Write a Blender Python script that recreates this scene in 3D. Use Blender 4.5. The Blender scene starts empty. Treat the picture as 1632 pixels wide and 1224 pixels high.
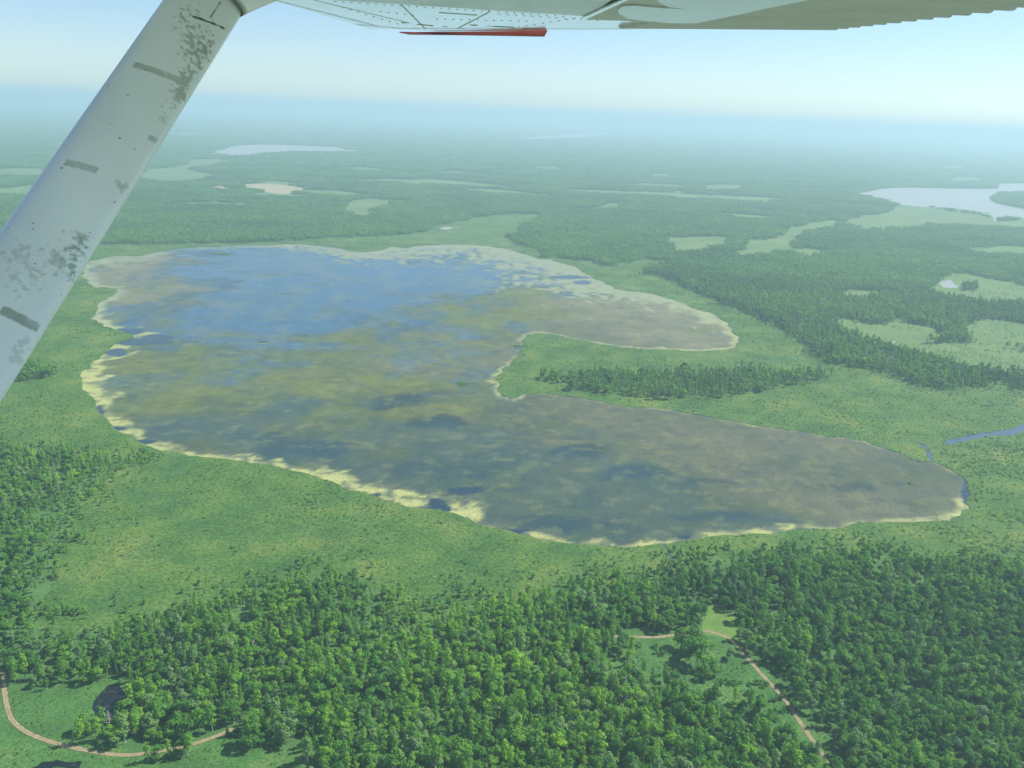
import bpy, bmesh, math, random
import numpy as np
from mathutils import Vector, Matrix
from mathutils.geometry import delaunay_2d_cdt
random.seed(7); RNG = np.random.default_rng(7)
R = math.radians
sc = bpy.context.scene
COL = sc.collection

# ------------------------------------------------------------------ camera
FPX = 816 / math.tan(R(31)); CX, CY = 816.0, 612.0        # photo pixels
ROLL = R(2.25); PITCH = math.atan(430 * math.cos(ROLL) / FPX)
CAM = np.array([0.0, 0.0, 400.0])
F_ = np.array([0, math.cos(PITCH), -math.sin(PITCH)])
R0 = np.array([1.0, 0, 0]); U0 = np.array([0, math.sin(PITCH), math.cos(PITCH)])
R_ = math.cos(ROLL) * R0 + math.sin(ROLL) * U0
U_ = math.cos(ROLL) * U0 - math.sin(ROLL) * R0
cd = bpy.data.cameras.new("camera"); cam = bpy.data.objects.new("camera", cd); COL.objects.link(cam)
cd.sensor_width = 36; cd.lens = 36 * FPX / 1632; cd.clip_start = 0.05; cd.clip_end = 200000
M = Matrix(((R_[0], U_[0], -F_[0], CAM[0]), (R_[1], U_[1], -F_[1], CAM[1]), (R_[2], U_[2], -F_[2], CAM[2]), (0, 0, 0, 1)))
cam.matrix_world = M
sc.camera = cam

# ------------------------------------------------------------------ sky, sun, exposure
SUN_AZ, SUN_EL = R(70), R(47)           # azimuth clockwise from +Y (view direction)
w = bpy.data.worlds.new("World"); sc.world = w; w.use_nodes = True
nt = w.node_tree; bg = nt.nodes['Background']
sky = nt.nodes.new('ShaderNodeTexSky'); sky.sky_type = 'NISHITA'; sky.sun_disc = False
sky.sun_elevation = SUN_EL; sky.sun_rotation = SUN_AZ
sky.altitude = 400; sky.air_density = 1.0; sky.dust_density = 0.2; sky.ozone_density = 5.0
nt.links.new(sky.outputs[0], bg.inputs[0]); bg.inputs[1].default_value = 0.092
sd = bpy.data.lights.new("sun", 'SUN'); sd.energy = 4.8; sd.angle = R(0.53); sd.color = (1.0, 0.97, 0.92)
sun = bpy.data.objects.new("sun", sd); COL.objects.link(sun)
sdir = Vector((math.sin(SUN_AZ) * math.cos(SUN_EL), math.cos(SUN_AZ) * math.cos(SUN_EL), math.sin(SUN_EL)))
sun.rotation_euler = sdir.to_track_quat('Z', 'Y').to_euler()
sc.view_settings.view_transform = 'Standard'; sc.view_settings.look = 'None'
sc.view_settings.exposure = 0.70; sc.view_settings.gamma = 1.0
sc.cycles.max_bounces = 6; sc.cycles.diffuse_bounces = 2; sc.cycles.glossy_bounces = 2
sc.cycles.transmission_bounces = 2; sc.cycles.volume_bounces = 2; sc.cycles.use_denoising = True

# ------------------------------------------------------------------ helpers
def ray(px, py):
    d = F_ + (px - CX) / FPX * R_ - (py - CY) / FPX * U_
    return d / np.linalg.norm(d)
GZ = 0.4
def gp(px, py, z=GZ):
    """point of the ground seen at a photo pixel"""
    d = ray(px, py); t = (z - CAM[2]) / d[2]
    return (d[0] * t, d[1] * t)
def gpoly(pts, z=GZ): return np.array([gp(x, y, z) for x, y in pts])
def proj(X, Y, Z):
    P = np.stack([X, Y, Z - CAM[2]], -1)
    f = P @ F_; return CX + FPX * (P @ R_) / f, CY - FPX * (P @ U_) / f, f
def inside(X, Y, poly):
    res = np.zeros(X.shape, bool); n = len(poly)
    x0, y0 = poly.min(0); x1, y1 = poly.max(0)
    m = (X >= x0) & (X <= x1) & (Y >= y0) & (Y <= y1)
    if not m.any(): return res
    x, y = X[m], Y[m]; r = np.zeros(x.shape, bool)
    for i in range(n):
        ax, ay = poly[i]; bx, by = poly[(i + 1) % n]
        if ay == by: continue
        c = ((ay > y) != (by > y)) & (x < (bx - ax) * (y - ay) / (by - ay) + ax)
        r ^= c
    res[m] = r
    return res
def dist_poly(X, Y, poly, closed=True):
    d = np.full(X.shape, 1e18); n = len(poly)
    for i in range(n if closed else n - 1):
        ax, ay = poly[i]; bx, by = poly[(i + 1) % n]
        ux, uy = bx - ax, by - ay; L = ux * ux + uy * uy + 1e-9
        t = np.clip(((X - ax) * ux + (Y - ay) * uy) / L, 0, 1)
        d = np.minimum(d, (X - ax - t * ux) ** 2 + (Y - ay - t * uy) ** 2)
    return np.sqrt(d)
def _hash(ix, iy, s):
    h = (ix.astype(np.int64) * 374761393 + iy.astype(np.int64) * 668265263 + s * 974711) & 0xffffffff
    h = ((h ^ (h >> 13)) * 1274126177) & 0xffffffff
    return ((h ^ (h >> 16)) & 0xffffff) / 0xffffff
def vnoise(x, y, s=0):
    ix, iy = np.floor(x), np.floor(y); fx, fy = x - ix, y - iy
    fx = fx * fx * (3 - 2 * fx); fy = fy * fy * (3 - 2 * fy)
    a = _hash(ix, iy, s); b = _hash(ix + 1, iy, s); c = _hash(ix, iy + 1, s); d = _hash(ix + 1, iy + 1, s)
    return (a * (1 - fx) + b * fx) * (1 - fy) + (c * (1 - fx) + d * fx) * fy
def fbm(x, y, s=0, o=4):
    v = 0; a = 0.5; t = 0
    for k in range(o):
        v = v + a * vnoise(x * 2 ** k + 17.3 * k, y * 2 ** k - 9.1 * k, s + k); t += a; a *= 0.55
    return v / t
def rough_poly(P, amp=0.10, levels=2, minlen=6.0, seed=1, closed=True):
    """midpoint displacement so outlines read as natural banks"""
    r = random.Random(seed); P = [tuple(p) for p in P]
    for _ in range(levels):
        Q = []; n = len(P)
        for i in range(n if closed else n - 1):
            a = P[i]; b = P[(i + 1) % n]; L = math.hypot(b[0] - a[0], b[1] - a[1]); Q.append(a)
            if L > minlen:
                k = r.uniform(-amp, amp) * L * 0.8
                Q.append(((a[0] + b[0]) / 2 - (b[1] - a[1]) / L * k, (a[1] + b[1]) / 2 + (b[0] - a[0]) / L * k))
        if not closed: Q.append(P[-1])
        P = Q
    return np.array(P)
def tag(o, label=None, cat=None, group=None, kind=None):
    if label: o['label'] = label
    if cat: o['category'] = cat
    if group: o['group'] = group
    if kind: o['kind'] = kind
    return o
def mesh_obj(name, verts, faces, mats, parent=None, smooth=False, link=True, mi=None):
    me = bpy.data.meshes.new(name); me.from_pydata([tuple(v) for v in verts], [], [tuple(f) for f in faces])
    for m in (mats if isinstance(mats, (list, tuple)) else [mats]): me.materials.append(m)
    if mi is not None: me.polygons.foreach_set('material_index', np.array(mi, np.int32))
    if smooth: me.polygons.foreach_set('use_smooth', np.ones(len(me.polygons), bool))
    me.update(); o = bpy.data.objects.new(name, me)
    if link: COL.objects.link(o)
    if parent: o.parent = parent
    return o
def grid_mesh(name, X, Y, Z, mat, parent=None, smooth=True):
    n, m = X.shape; v = np.stack([X, Y, Z], -1).reshape(-1, 3)
    i = np.arange(n * m).reshape(n, m)
    f = np.stack([i[:-1, :-1], i[:-1, 1:], i[1:, 1:], i[1:, :-1]], -1).reshape(-1, 4)
    me = bpy.data.meshes.new(name)
    me.vertices.add(len(v)); me.vertices.foreach_set('co', v.astype(np.float32).ravel())
    me.loops.add(f.size); me.loops.foreach_set('vertex_index', f.astype(np.int32).ravel())
    me.polygons.add(len(f)); me.polygons.foreach_set('loop_start', np.arange(0, f.size, 4, dtype=np.int32))
    me.update(calc_edges=True)
    if smooth: me.polygons.foreach_set('use_smooth', np.ones(len(f), bool))
    me.materials.append(mat); o = bpy.data.objects.new(name, me); COL.objects.link(o)
    if parent: o.parent = parent
    return o
def fattr(o, name, vals):
    a = o.data.attributes.new(name, 'FLOAT', 'POINT'); a.data.foreach_set('value', np.asarray(vals, np.float32).ravel())
def cattr(o, name, rgb):
    a = o.data.attributes.new(name, 'FLOAT_COLOR', 'POINT')
    c = np.ones((len(rgb), 4), np.float32); c[:, :3] = rgb; a.data.foreach_set('color', c.ravel())

# ------------------------------------------------------------------ materials
class N:
    def __init__(s, name):
        s.m = bpy.data.materials.new(name); s.m.use_nodes = True; s.t = s.m.node_tree
        s.b = s.t.nodes['Principled BSDF']; s.out = s.t.nodes['Material Output']
    def n(s, t, **k):
        n = s.t.nodes.new(t)
        for a, v in k.items(): setattr(n, a, v)
        return n
    def l(s, a, b): s.t.links.new(a, b)
    def pos(s): return s.n('ShaderNodeNewGeometry').outputs['Position']
    def noise(s, scale, detail=4, vec=None, rough=0.55, stretch=None):
        v = vec or s.pos()
        if stretch:
            mp = s.n('ShaderNodeMapping'); mp.inputs['Scale'].default_value = stretch; s.l(v, mp.inputs[0]); v = mp.outputs[0]
        n = s.n('ShaderNodeTexNoise'); n.inputs['Scale'].default_value = scale; n.inputs['Detail'].default_value = detail
        n.inputs['Roughness'].default_value = rough; s.l(v, n.inputs['Vector']); return n.outputs['Fac']
    def ramp(s, f, stops, interp='LINEAR'):
        r = s.n('ShaderNodeValToRGB'); e = r.color_ramp.elements; r.color_ramp.interpolation = interp
        while len(e) < len(stops): e.new(0.5)
        for i, (p, c) in enumerate(stops):
            e[i].position = p; e[i].color = (*c, 1) if len(c) == 3 else c
        s.l(f, r.inputs[0]); return r.outputs[0]
    def mix(s, f, a, b, mode='MIX'):
        m = s.n('ShaderNodeMix', data_type='RGBA', blend_type=mode)
        for i, v in ((0, f), (6, a), (7, b)):
            if hasattr(v, 'links'): s.l(v, m.inputs[i])
            else: m.inputs[i].default_value = v if i == 0 else (*v, 1)
        return m.outputs[2]
    def math(s, op, a, b=0.0, c=0.0):
        m = s.n('ShaderNodeMath', operation=op)
        for i, v in enumerate((a, b, c)):
            if hasattr(v, 'links'): s.l(v, m.inputs[i])
            else: m.inputs[i].default_value = v
        return m.outputs[0]
    def attr(s, name, typ='GEOMETRY'):
        a = s.n('ShaderNodeAttribute', attribute_name=name, attribute_type=typ); return a
    def base(s, c, rough=0.9, spec=0.2):
        if hasattr(c, 'links'): s.l(c, s.b.inputs['Base Color'])
        else: s.b.inputs['Base Color'].default_value = (*c, 1)
        s.b.inputs['Roughness'].default_value = rough; s.b.inputs['Specular IOR Level'].default_value = spec
        return s
    def bump(s, h, dist, strength=1.0):
        b = s.n('ShaderNodeBump'); b.inputs['Distance'].default_value = dist; b.inputs['Strength'].default_value = strength
        s.l(h, b.inputs['Height']); s.l(b.outputs[0], s.b.inputs['Normal'])

def leaf_mat(name, dark, light, var=0.25, transl=0.42):
    k = N(name)
    rnd = k.n('ShaderNodeObjectInfo').outputs['Random']
    c = k.mix(rnd, dark, light)
    n1 = k.noise(0.9, 2); c = k.mix(k.math('MULTIPLY', n1, 0.4), c, tuple(x * 0.6 for x in dark))
    n2 = k.noise(0.018, 3); c = k.mix(k.ramp(n2, [(0.35, (0, 0, 0)), (0.7, (0.5, 0.5, 0.5))]), c, tuple(a * b for a, b in zip(light, (1.15, 1.15, 0.8))))
    n3 = k.noise(0.0028, 4); c = k.mix(1.0, c, k.ramp(n3, [(0.35, (0.72, 0.78, 0.95)), (0.5, (1, 1, 1)), (0.65, (1.2, 1.12, 0.9))]), 'MULTIPLY')
    c = k.mix(1.0, c, (1.12, 1.18, 1.05), 'MULTIPLY'); k.base(c, 0.75, 0.15)
    tr = k.n('ShaderNodeBsdfTranslucent'); k.l(c, tr.inputs[0])
    mx = k.n('ShaderNodeMixShader'); mx.inputs[0].default_value = transl
    k.l(k.b.outputs[0], mx.inputs[1]); k.l(tr.outputs[0], mx.inputs[2]); k.l(mx.outputs[0], k.out.inputs['Surface'])
    return k.m
LEAF = [
    leaf_mat('leaf_mid_green', (0.092, 0.240, 0.032), (0.155, 0.315, 0.042)),
    leaf_mat('leaf_dark_green', (0.060, 0.185, 0.034), (0.100, 0.245, 0.042)),
    leaf_mat('leaf_yellow_green', (0.150, 0.330, 0.030), (0.230, 0.410, 0.040)),
    leaf_mat('leaf_grey_green', (0.130, 0.245, 0.085), (0.210, 0.320, 0.130)),
    leaf_mat('leaf_spruce', (0.018, 0.070, 0.028), (0.034, 0.105, 0.038), transl=0.1),
]
SHRUB_MAT = [leaf_mat('leaf_marsh_shrub', (0.105, 0.235, 0.045), (0.160, 0.300, 0.055)),
             leaf_mat('leaf_marsh_sedge', (0.150, 0.270, 0.050), (0.230, 0.340, 0.065)),
             leaf_mat('leaf_marsh_willow', (0.062, 0.155, 0.036), (0.100, 0.215, 0.045))]
k = N('bark'); k.base(k.ramp(k.noise(3.0, 3, stretch=(1, 1, 0.2)), [(0.3, (0.10, 0.08, 0.06)), (0.7, (0.26, 0.24, 0.20))]), 0.9); BARK = k.m
k = N('birch_bark'); k.base(k.ramp(k.noise(2.0, 3, stretch=(1, 1, 2.5)), [(0.35, (0.10, 0.09, 0.08)), (0.5, (0.62, 0.60, 0.55))]), 0.8); BIRCH = k.m

# ground slots: forest floor, marsh, meadow, ploughed field, mown lawn
k = N('forest_floor')
k.base(k.ramp(k.noise(0.05, 5), [(0.3, (0.050, 0.125, 0.030)), (0.7, (0.085, 0.180, 0.042))]), 0.95); k.bump(k.noise(0.6, 4), 1.0)
GM = [k.m]
k = N('marsh_grass')
a = k.ramp(k.noise(0.012, 6, rough=0.65), [(0.30, (0.042, 0.115, 0.024)), (0.5, (0.075, 0.158, 0.030)), (0.68, (0.135, 0.195, 0.042))])
b = k.ramp(k.noise(0.28, 4), [(0.35, (0.55, 0.6, 0.55)), (0.62, (1.15, 1.12, 1.0))])
z = k.ramp(k.noise(0.022, 6, rough=0.7), [(0.36, (0.68, 0.80, 0.78)), (0.5, (1, 1, 1)), (0.66, (1.32, 1.10, 0.95))])
k.base(k.mix(1.0, k.mix(1.0, a, b, 'MULTIPLY'), z, 'MULTIPLY'), 0.95); k.bump(k.noise(0.5, 4), 0.8); GM.append(k.m)
k = N('meadow_grass')
a = k.ramp(k.noise(0.006, 5), [(0.3, (0.085, 0.160, 0.042)), (0.7, (0.150, 0.210, 0.062))])
b = k.ramp(k.noise(0.12, 4), [(0.3, (0.7, 0.75, 0.75)), (0.65, (1.1, 1.1, 1.0))])
k.base(k.mix(1.0, a, b, 'MULTIPLY'), 0.95); GM.append(k.m)
k = N('bare_field')
k.base(k.ramp(k.noise(0.02, 4, stretch=(1, 3, 1)), [(0.3, (0.26, 0.22, 0.12)), (0.7, (0.38, 0.33, 0.19))]), 0.95); GM.append(k.m)
k = N('lawn_grass')
k.base(k.ramp(k.noise(0.12, 4), [(0.3, (0.085, 0.165, 0.030)), (0.7, (0.135, 0.225, 0.042))]), 0.95); GM.append(k.m)
k = N('clearing_grass')
a = k.ramp(k.noise(0.035, 5), [(0.3, (0.045, 0.120, 0.030)), (0.55, (0.070, 0.170, 0.038)), (0.72, (0.120, 0.190, 0.055))])
b = k.ramp(k.noise(0.5, 4), [(0.35, (0.6, 0.65, 0.6)), (0.62, (1.12, 1.1, 1.0))])
k.base(k.mix(1.0, a, b, 'MULTIPLY'), 0.95); k.bump(k.noise(0.9, 3), 0.5); GM.append(k.m)

k = N('bounce_ground')  # unseen pale ground added to bounce light up to strut and wing
k.base(k.ramp(k.noise(0.01, 5), [(0.3, (0.17, 0.23, 0.16)), (0.7, (0.28, 0.33, 0.24))]), 0.95); GM.append(k.m)

# ------------------------------------------------------------------ traced outlines (photo pixels -> ground)
LAKE_PX = [(147,416),(165,411),(185,408),(225,408),(262,400),(290,396),(318,393),(345,394),(365,392),(400,390),(445,390),(480,389),(520,393),(555,400),
 (575,402),(600,400),(622,393),(650,396),(665,392),(700,390),(740,390),(780,392),(805,396),(830,404),(860,413),(880,413),(900,420),
 (925,430),(945,443),(965,452),(980,460),(1000,464),(1040,468),(1075,478),(1100,490),(1120,495),(1145,507),(1165,522),(1178,537),
 (1180,545),(1172,552),(1155,557),(1130,559),(1090,559),(1040,557),(990,554),(960,549),(930,543),(900,537),(878,532),(855,531),
 (838,534),(830,543),(832,552),(826,560),(830,566),(818,575),(800,588),(792,598),(790,603),(796,612),(793,618),(800,630),
 (815,635),(835,628),(860,626),(900,630),(940,637),(980,645),(1030,650),(1080,655),(1120,662),(1170,670),(1220,680),
 (1260,686),(1300,692),(1340,697),(1380,703),(1410,713),(1440,725),(1465,735),(1490,737),(1510,745),(1530,757),
 (1540,775),(1548,790),(1540,800),(1545,810),(1530,822),(1515,830),(1480,831),(1440,832),(1400,834),(1350,838),
 (1300,843),(1250,847),(1200,850),(1150,853),(1100,860),(1050,868),(1000,872),(960,869),(900,865),(850,856),(800,843),
 (750,828),(722,817),(690,811),(650,808),(610,797),(575,783),(530,767),(480,752),(440,744),(400,738),(350,730),
 (300,726),(260,718),(233,710),(215,698),(196,690),(180,679),(165,662),(153,644),(140,625),(131,605),(129,593),(145,578),(165,565),
 (178,553),(190,546),(214,538),(211,533),(184,525),(165,520),(144,508),(152,498),(156,485),(172,474),(187,465),(182,459),(166,457),(153,459),
 (142,452),(138,445),(127,439),(132,428)]
FAR_WATER_PX = [
 [(345,240),(380,232),(420,230),(450,231),(490,232),(530,234),(550,239),(610,240),(565,243),(525,243),(450,244),(400,247),(370,247)],
 [(816,220),(891,215),(951,211),(978,214),(941,219),(900,221),(846,223)],
 [(1361,311),(1401,301),(1436,299),(1500,300),(1581,301),(1590,298),(1586,292),(1640,292),(1750,295),(1750,305),(1632,307),(1590,308),
  (1583,313),(1592,325),(1632,333),(1750,345),(1750,353),(1632,348),(1601,348),(1588,354),(1582,346),(1566,342),(1491,332),(1426,325),(1400,318)],
 [(1336,241),(1360,239.5),(1386,241),(1375,243.5)],
 [(1106,225),(1120,224),(1118,226.3)],
 [(1500,449),(1508,447),(1513,444),(1518,449),(1531,457),(1515,459),(1503,458)],
 [(1415,545),(1428,543),(1426,548)],
 [(1396,370),(1406,367),(1420,366),(1415,369)], [(1440,363),(1458,361),(1460,363.5)], [(1265,373),(1275,371.5),(1272,375)],
 [(700,365),(712,361),(722,363),(714,366)],
]
STREAM_PX = [(1700,655),(1632,674),(1615,682),(1590,686),(1560,690),(1535,695),(1513,700),(1505,705),(1514,711),(1530,705),(1560,699),(1600,694),(1632,688),(1700,668)]
PONDS_PX = [[(148,1122),(160,1105),(172,1092),(190,1085),(200,1120),(193,1142),(170,1146),(150,1140)],
            [(50,1224),(68,1214),(90,1211),(110,1215),(131,1214),(128,1235),(90,1222),(70,1230)],
            [(1462,704),(1474,709),(1485,722),(1488,735),(1485,735),(1475,716),(1463,707)],
            [(1058,868),(1060.5,868),(1069,884),(1075,897),(1073.5,897),(1067,884)]]
MARSH_PX = [(-300,640),(-300,700),(0,712),(120,716),(205,726),(222,735),(188,748),(141,785),(120,800),(103,838),(94,881),(86,924),(68,955),(60,990),
 (76,1010),(140,1010),(185,996),(257,990),(317,972),(345,950),(398,955),(424,934),(470,920),(513,918),(577,922),(607,940),(600,975),(620,1010),
 (665,1008),(675,990),(714,975),(800,958),(864,942),(949,936),(1014,922),(1069,908),(1087,903),(1142,888),(1210,890),(1289,886),(1363,878),
 (1455,890),(1547,895),(1632,905),(1900,950),(1900,640),(1632,618),(1600,612),(1575,608),(1561,615),(1503,618),(1465,611),(1430,600),(1387,587),(1329,580),(1294,564),
 (1279,541),(1252,525),(1217,510),(1186,494),(1136,475),(1077,448),(1029,437),(1027,428),(1050,423),(1068,418),(1030,414),(1000,418),(975,424),(929,417),(868,411),(837,393),
 (806,378),(825,366),(860,343),(816,341),(750,347),(720,355),(690,368),(622,376),(561,378),(500,381),(420,386),(340,389),(240,388),(165,391),(100,400),(0,430),(-300,500)]
MEADOW_PX = [
 [(-60,269),(0,269),(60,268),(80,272),(70,282),(0,280),(-60,282)],
 [(225,280),(235,270),(287,265),(300,260),(320,254),(370,255),(350,262),(300,270),(345,280),(300,290),(280,292),(215,285)],
 [(400,309),(430,307),(500,311),(480,316),(410,315)],
 [(562,320),(590,317),(665,321),(600,333),(585,347),(565,345)],
 [(530,267),(580,267),(630,272),(575,274)],
 [(695,280),(710,272),(745,274),(715,277),(705,284)],
 [(1355,349),(1397,343),(1426,336),(1426,326),(1491,333),(1566,343),(1588,355),(1632,349),(1900,352),(1900,375),(1630,366),(1483,359),(1372,369)],
 [(1051,379),(1116,377),(1161,377),(1156,390),(1116,402),(1081,405)],
 [(1176,413),(1198,384),(1262,363),(1330,351),(1345,356),(1290,370),(1268,384),(1233,406)],
 [(1500,433),(1542,437),(1632,455),(1900,480),(1900,520),(1632,488),(1604,486),(1581,484),(1542,480),(1503,476),(1472,464),(1496,453)],
 [(1312,512),(1349,508),(1387,517),(1445,513),(1484,520),(1503,534),(1476,546),(1426,554),(1387,547),(1342,530)],
 [(1531,526),(1561,507),(1632,515),(1900,540),(1900,580),(1632,557),(1596,553),(1542,542)],
 [(1395,550),(1480,547),(1560,545),(1632,560),(1900,575),(1900,612),(1632,598),(1590,596),(1550,590),(1500,576),(1440,563)],
 [(1330,470),(1360,462),(1420,466),(1400,474),(1350,478)],[(1240,400),(1290,396),(1330,402),(1290,410)],[(1540,395),(1600,392),(1700,400),(1640,408),(1570,406)],
 [(1120,297),(1150,294),(1195,295),(1175,303),(1130,305)],[(1020,277),(1060,277),(1078,283),(1050,284)],[(846,267),(880,265),(895,268),(870,272)],
 [(925,333),(960,330),(985,323),(1005,324),(985,332),(960,336)],[(1500,266),(1540,265),(1556,268),(1520,270)],[(260,214),(310,210),(330,214),(290,218)],
 [(60,228),(100,226),(140,228),(95,231)],[(1480,286),(1550,282),(1580,288),(1520,290)],[(345,238),(330,246),(350,250),(420,249),(380,244)]]
FIELD_PX = [[(385,294),(425,292),(455,295),(483,299),(482,306),(450,310),(430,307),(400,303)],[(337,298),(352,296),(368,300),(350,303)]]
LAWN_PX = [(1120,968),(1140,966),(1164,974),(1180,990),(1184,1034),(1162,1021),(1142,1013),(1118,1010)]
CLEAR_PX = [
 [(980,1012),(1040,1010),(1116,1004),(1118,966),(1150,964),(1182,986),(1186,1032),(1192,1054),(1246,1064),(1264,1088),(1293,1122),(1306,1150),(1335,1210),
  (1318,1224),(1290,1206),(1255,1182),(1222,1168),(1204,1143),(1170,1130),(1145,1118),(1105,1112),(1065,1090),(1030,1075),(1003,1046)],
 [(-300,1010),(-30,1050),(8,1066),(17,1098),(77,1094),(128,1083),(163,1075),(190,1078),(203,1115),(200,1145),(170,1158),(120,1168),(132,1184),(215,1196),(262,1190),(310,1196),(345,1176),(378,1160),(384,1168),(365,1188),
  (400,1194),(450,1200),(500,1224),(560,1300),(600,1400),(0,1600),(-500,1500)]]
WOOD_PX = [  # groves standing inside open ground
 [(860,603),(900,600),(960,596),(1050,595),(1174,593),(1300,595),(1335,604),(1271,612),(1217,618),(1174,632),(1089,637),(1000,632),(929,625),(883,612)],
 [(25,588),(55,583),(85,592),(80,604),(50,608),(28,604)],
 [(1531,455),(1560,456),(1555,463),(1535,463)]]
ROADS_PX = [[(-60,1040),(0,1068),(6,1095),(11,1125),(20,1148),(45,1168),(90,1185),(150,1198),(190,1203),(220,1202),(262,1196),(300,1188),(340,1175),(372,1161)],
            [(960,1013),(985,1014),(1045,1015.5),(1085,1010),(1110,1005),(1128,1006),(1150,1012),(1170,1024),(1192,1050),(1215,1076),(1250,1114),(1280,1158),(1305,1195),(1330,1225),(1360,1280)]]
lake = rough_poly(gpoly(LAKE_PX), 0.16, 2, 5, 3)
waters = [rough_poly(gpoly(p), 0.10, 2, 8, 10 + i) for i, p in enumerate(FAR_WATER_PX)]
stream = rough_poly(gpoly(STREAM_PX), 0.12, 2, 6, 5)
ponds = [rough_poly(gpoly(p), 0.15, 2, 3, 30 + i) for i, p in enumerate(PONDS_PX)]
marsh = rough_poly(gpoly(MARSH_PX), 0.14, 2, 12, 6)
meadows = [rough_poly(gpoly(p), 0.12, 2, 12, 40 + i) for i, p in enumerate(MEADOW_PX)]
rm_ = random.Random(21)
for i in range(70):
    yy_ = 2700 + 9500 * rm_.random() ** 1.15; xx_ = rm_.uniform(-.68, .68) * yy_
    if yy_ < 3300 and xx_ < 700: continue
    u_, v_, _f = proj(np.array([xx_]), np.array([yy_]), np.array([0.0]))
    if 1240 < u_[0] < 1632 and 285 < v_[0] < 380: continue
    a_ = rm_.uniform(60, 260) * (1 + yy_ / 9000); b_ = a_ * rm_.uniform(.22, .6); th = rm_.uniform(-.5, .5); n_ = 12
    meadows.append(rough_poly([(xx_ + math.cos(th) * a_ * math.cos(t * 6.283 / n_) * k_ - math.sin(th) * b_ * math.sin(t * 6.283 / n_) * k_, yy_ + math.sin(th) * a_ * math.cos(t * 6.283 / n_) * k_ + math.cos(th) * b_ * math.sin(t * 6.283 / n_) * k_)
                  for t in range(n_) for k_ in [rm_.uniform(.6, 1.25)]], 0.12, 1, 12, 900 + i))
fields = [rough_poly(gpoly(p), 0.04, 1, 20, 70 + i) for i, p in enumerate(FIELD_PX)]
lawn = rough_poly(gpoly(LAWN_PX), 0.05, 1, 5, 8)
clears = [rough_poly(gpoly(p), 0.12, 2, 6, 80 + i) for i, p in enumerate(CLEAR_PX)]
woods = [rough_poly(gpoly(p), 0.10, 1, 6, 90 + i) for i, p in enumerate(WOOD_PX)]
ALLW = [lake] + waters + [stream] + ponds

# ------------------------------------------------------------------ ground: one sheet with the waters cut out of it
G = 46000.0
vs, es = [], []
def ring(P):
    b = len(vs); vs.extend(Vector((float(x), float(y))) for x, y in P); n = len(P)
    es.extend((b + i, b + (i + 1) % n) for i in range(n))
ring([(-G, -G), (G, -G), (G, G), (-G, G)])
for s_ in (1500, 5000, 14000): ring([(-s_, -600), (s_, -600), (s_, s_ * 1.3), (-s_, s_ * 1.3)])
for P in ALLW + [marsh] + meadows + fields + [lawn] + clears: ring(P)
BOUNCE_GROUND = np.array([(-3500, -3500), (3500, -3500), (3500, 150), (250, 240), (-250, 240), (-3500, 150)], float); ring(BOUNCE_GROUND)  # added out of view under the aircraft as upward fill light
rv, re_, rf, _, _, _ = delaunay_2d_cdt(vs, es, [], 1, 1e-3)
RV = np.array([(v.x, v.y) for v in rv])
FC = np.array([RV[list(f)].mean(0) for f in rf])
slot = np.zeros(len(rf), int)
fx, fy = FC[:, 0], FC[:, 1]
for P in meadows: slot[inside(fx, fy, P)] = 2
slot[inside(fx, fy, marsh)] = 1
for P in fields: slot[inside(fx, fy, P)] = 3
slot[inside(fx, fy, BOUNCE_GROUND)] = 6
for P in clears: slot[inside(fx, fy, P)] = 5
slot[inside(fx, fy, lawn)] = 4
wet = np.zeros(len(rf), bool)
for P in ALLW: wet |= inside(fx, fy, P)
keep = ~wet
V3 = [(x, y, GZ) for x, y in RV]
ground = mesh_obj('ground', V3, [f for f, k_ in zip(rf, keep) if k_], GM, mi=slot[keep])
tag(ground, kind='structure')

# ------------------------------------------------------------------ main lake: fine sheet a little below the banks
x0, y0 = lake.min(0) - 4; x1, y1 = lake.max(0) + 4
nx, ny = int((x1 - x0) / 3.6), int((y1 - y0) / 4.6)
LX, LY = np.meshgrid(np.linspace(x0, x1, nx), np.linspace(y0, y1, ny), indexing='ij')
lx, ly = LX.ravel(), LY.ravel()
pu, pv, _ = proj(lx, ly, np.zeros_like(lx))
C_W, C_O, C_M, C_D, C_B = (0.026, 0.088, 0.155), (0.122, 0.145, 0.034), (0.105, 0.112, 0.070), (0.040, 0.066, 0.042), (0.185, 0.180, 0.105)
CTRL = [(p, C_W) for p in [(450,545),(520,530),(340,555),(640,520),(700,500),(300,425),(400,430),(550,425),(700,430),(380,480),(480,460),(600,450),(330,500),(420,510),(560,500),(780,440),(300,530),(350,405),(650,470),(470,490),(830,436),(480,420)]] + \
 [(p, C_O) for p in [(700,560),(600,600),(250,590),(280,640),(450,585),(850,500),(740,640),(580,550),(800,485),(400,620),(540,610),(220,600),(650,620),(330,580),(500,550)]] + \
 [(p, C_B) for p in [(230,430),(980,500),(1080,520),(900,500),(200,440),(1020,480),(670,575)]] + \
 [(p, C_M) for p in [(900,545),(1020,540),(900,655),(1050,690),(1200,740),(1300,760),(1020,710),(1400,790),(800,600),(1150,700),(1350,720),(1450,780),(1250,800),(850,640),(760,600)]] + \
 [(p, C_D) for p in [(400,690),(480,710),(600,645),(640,660),(700,690),(620,740),(800,770),(900,830),(1100,820),(920,720),(1000,745),(700,780),(1200,825),(350,670),(500,670),(960,800),(850,720),(560,700),(750,730),(300,680)]]
W = np.zeros_like(lx); C = np.zeros((len(lx), 3))
wu = pu + 110 * (fbm(lx / 120, ly / 110, 5, 6) - .5) * 2; wv = pv + 46 * (fbm(lx / 120, ly / 110, 9, 6) - .5) * 2
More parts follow.
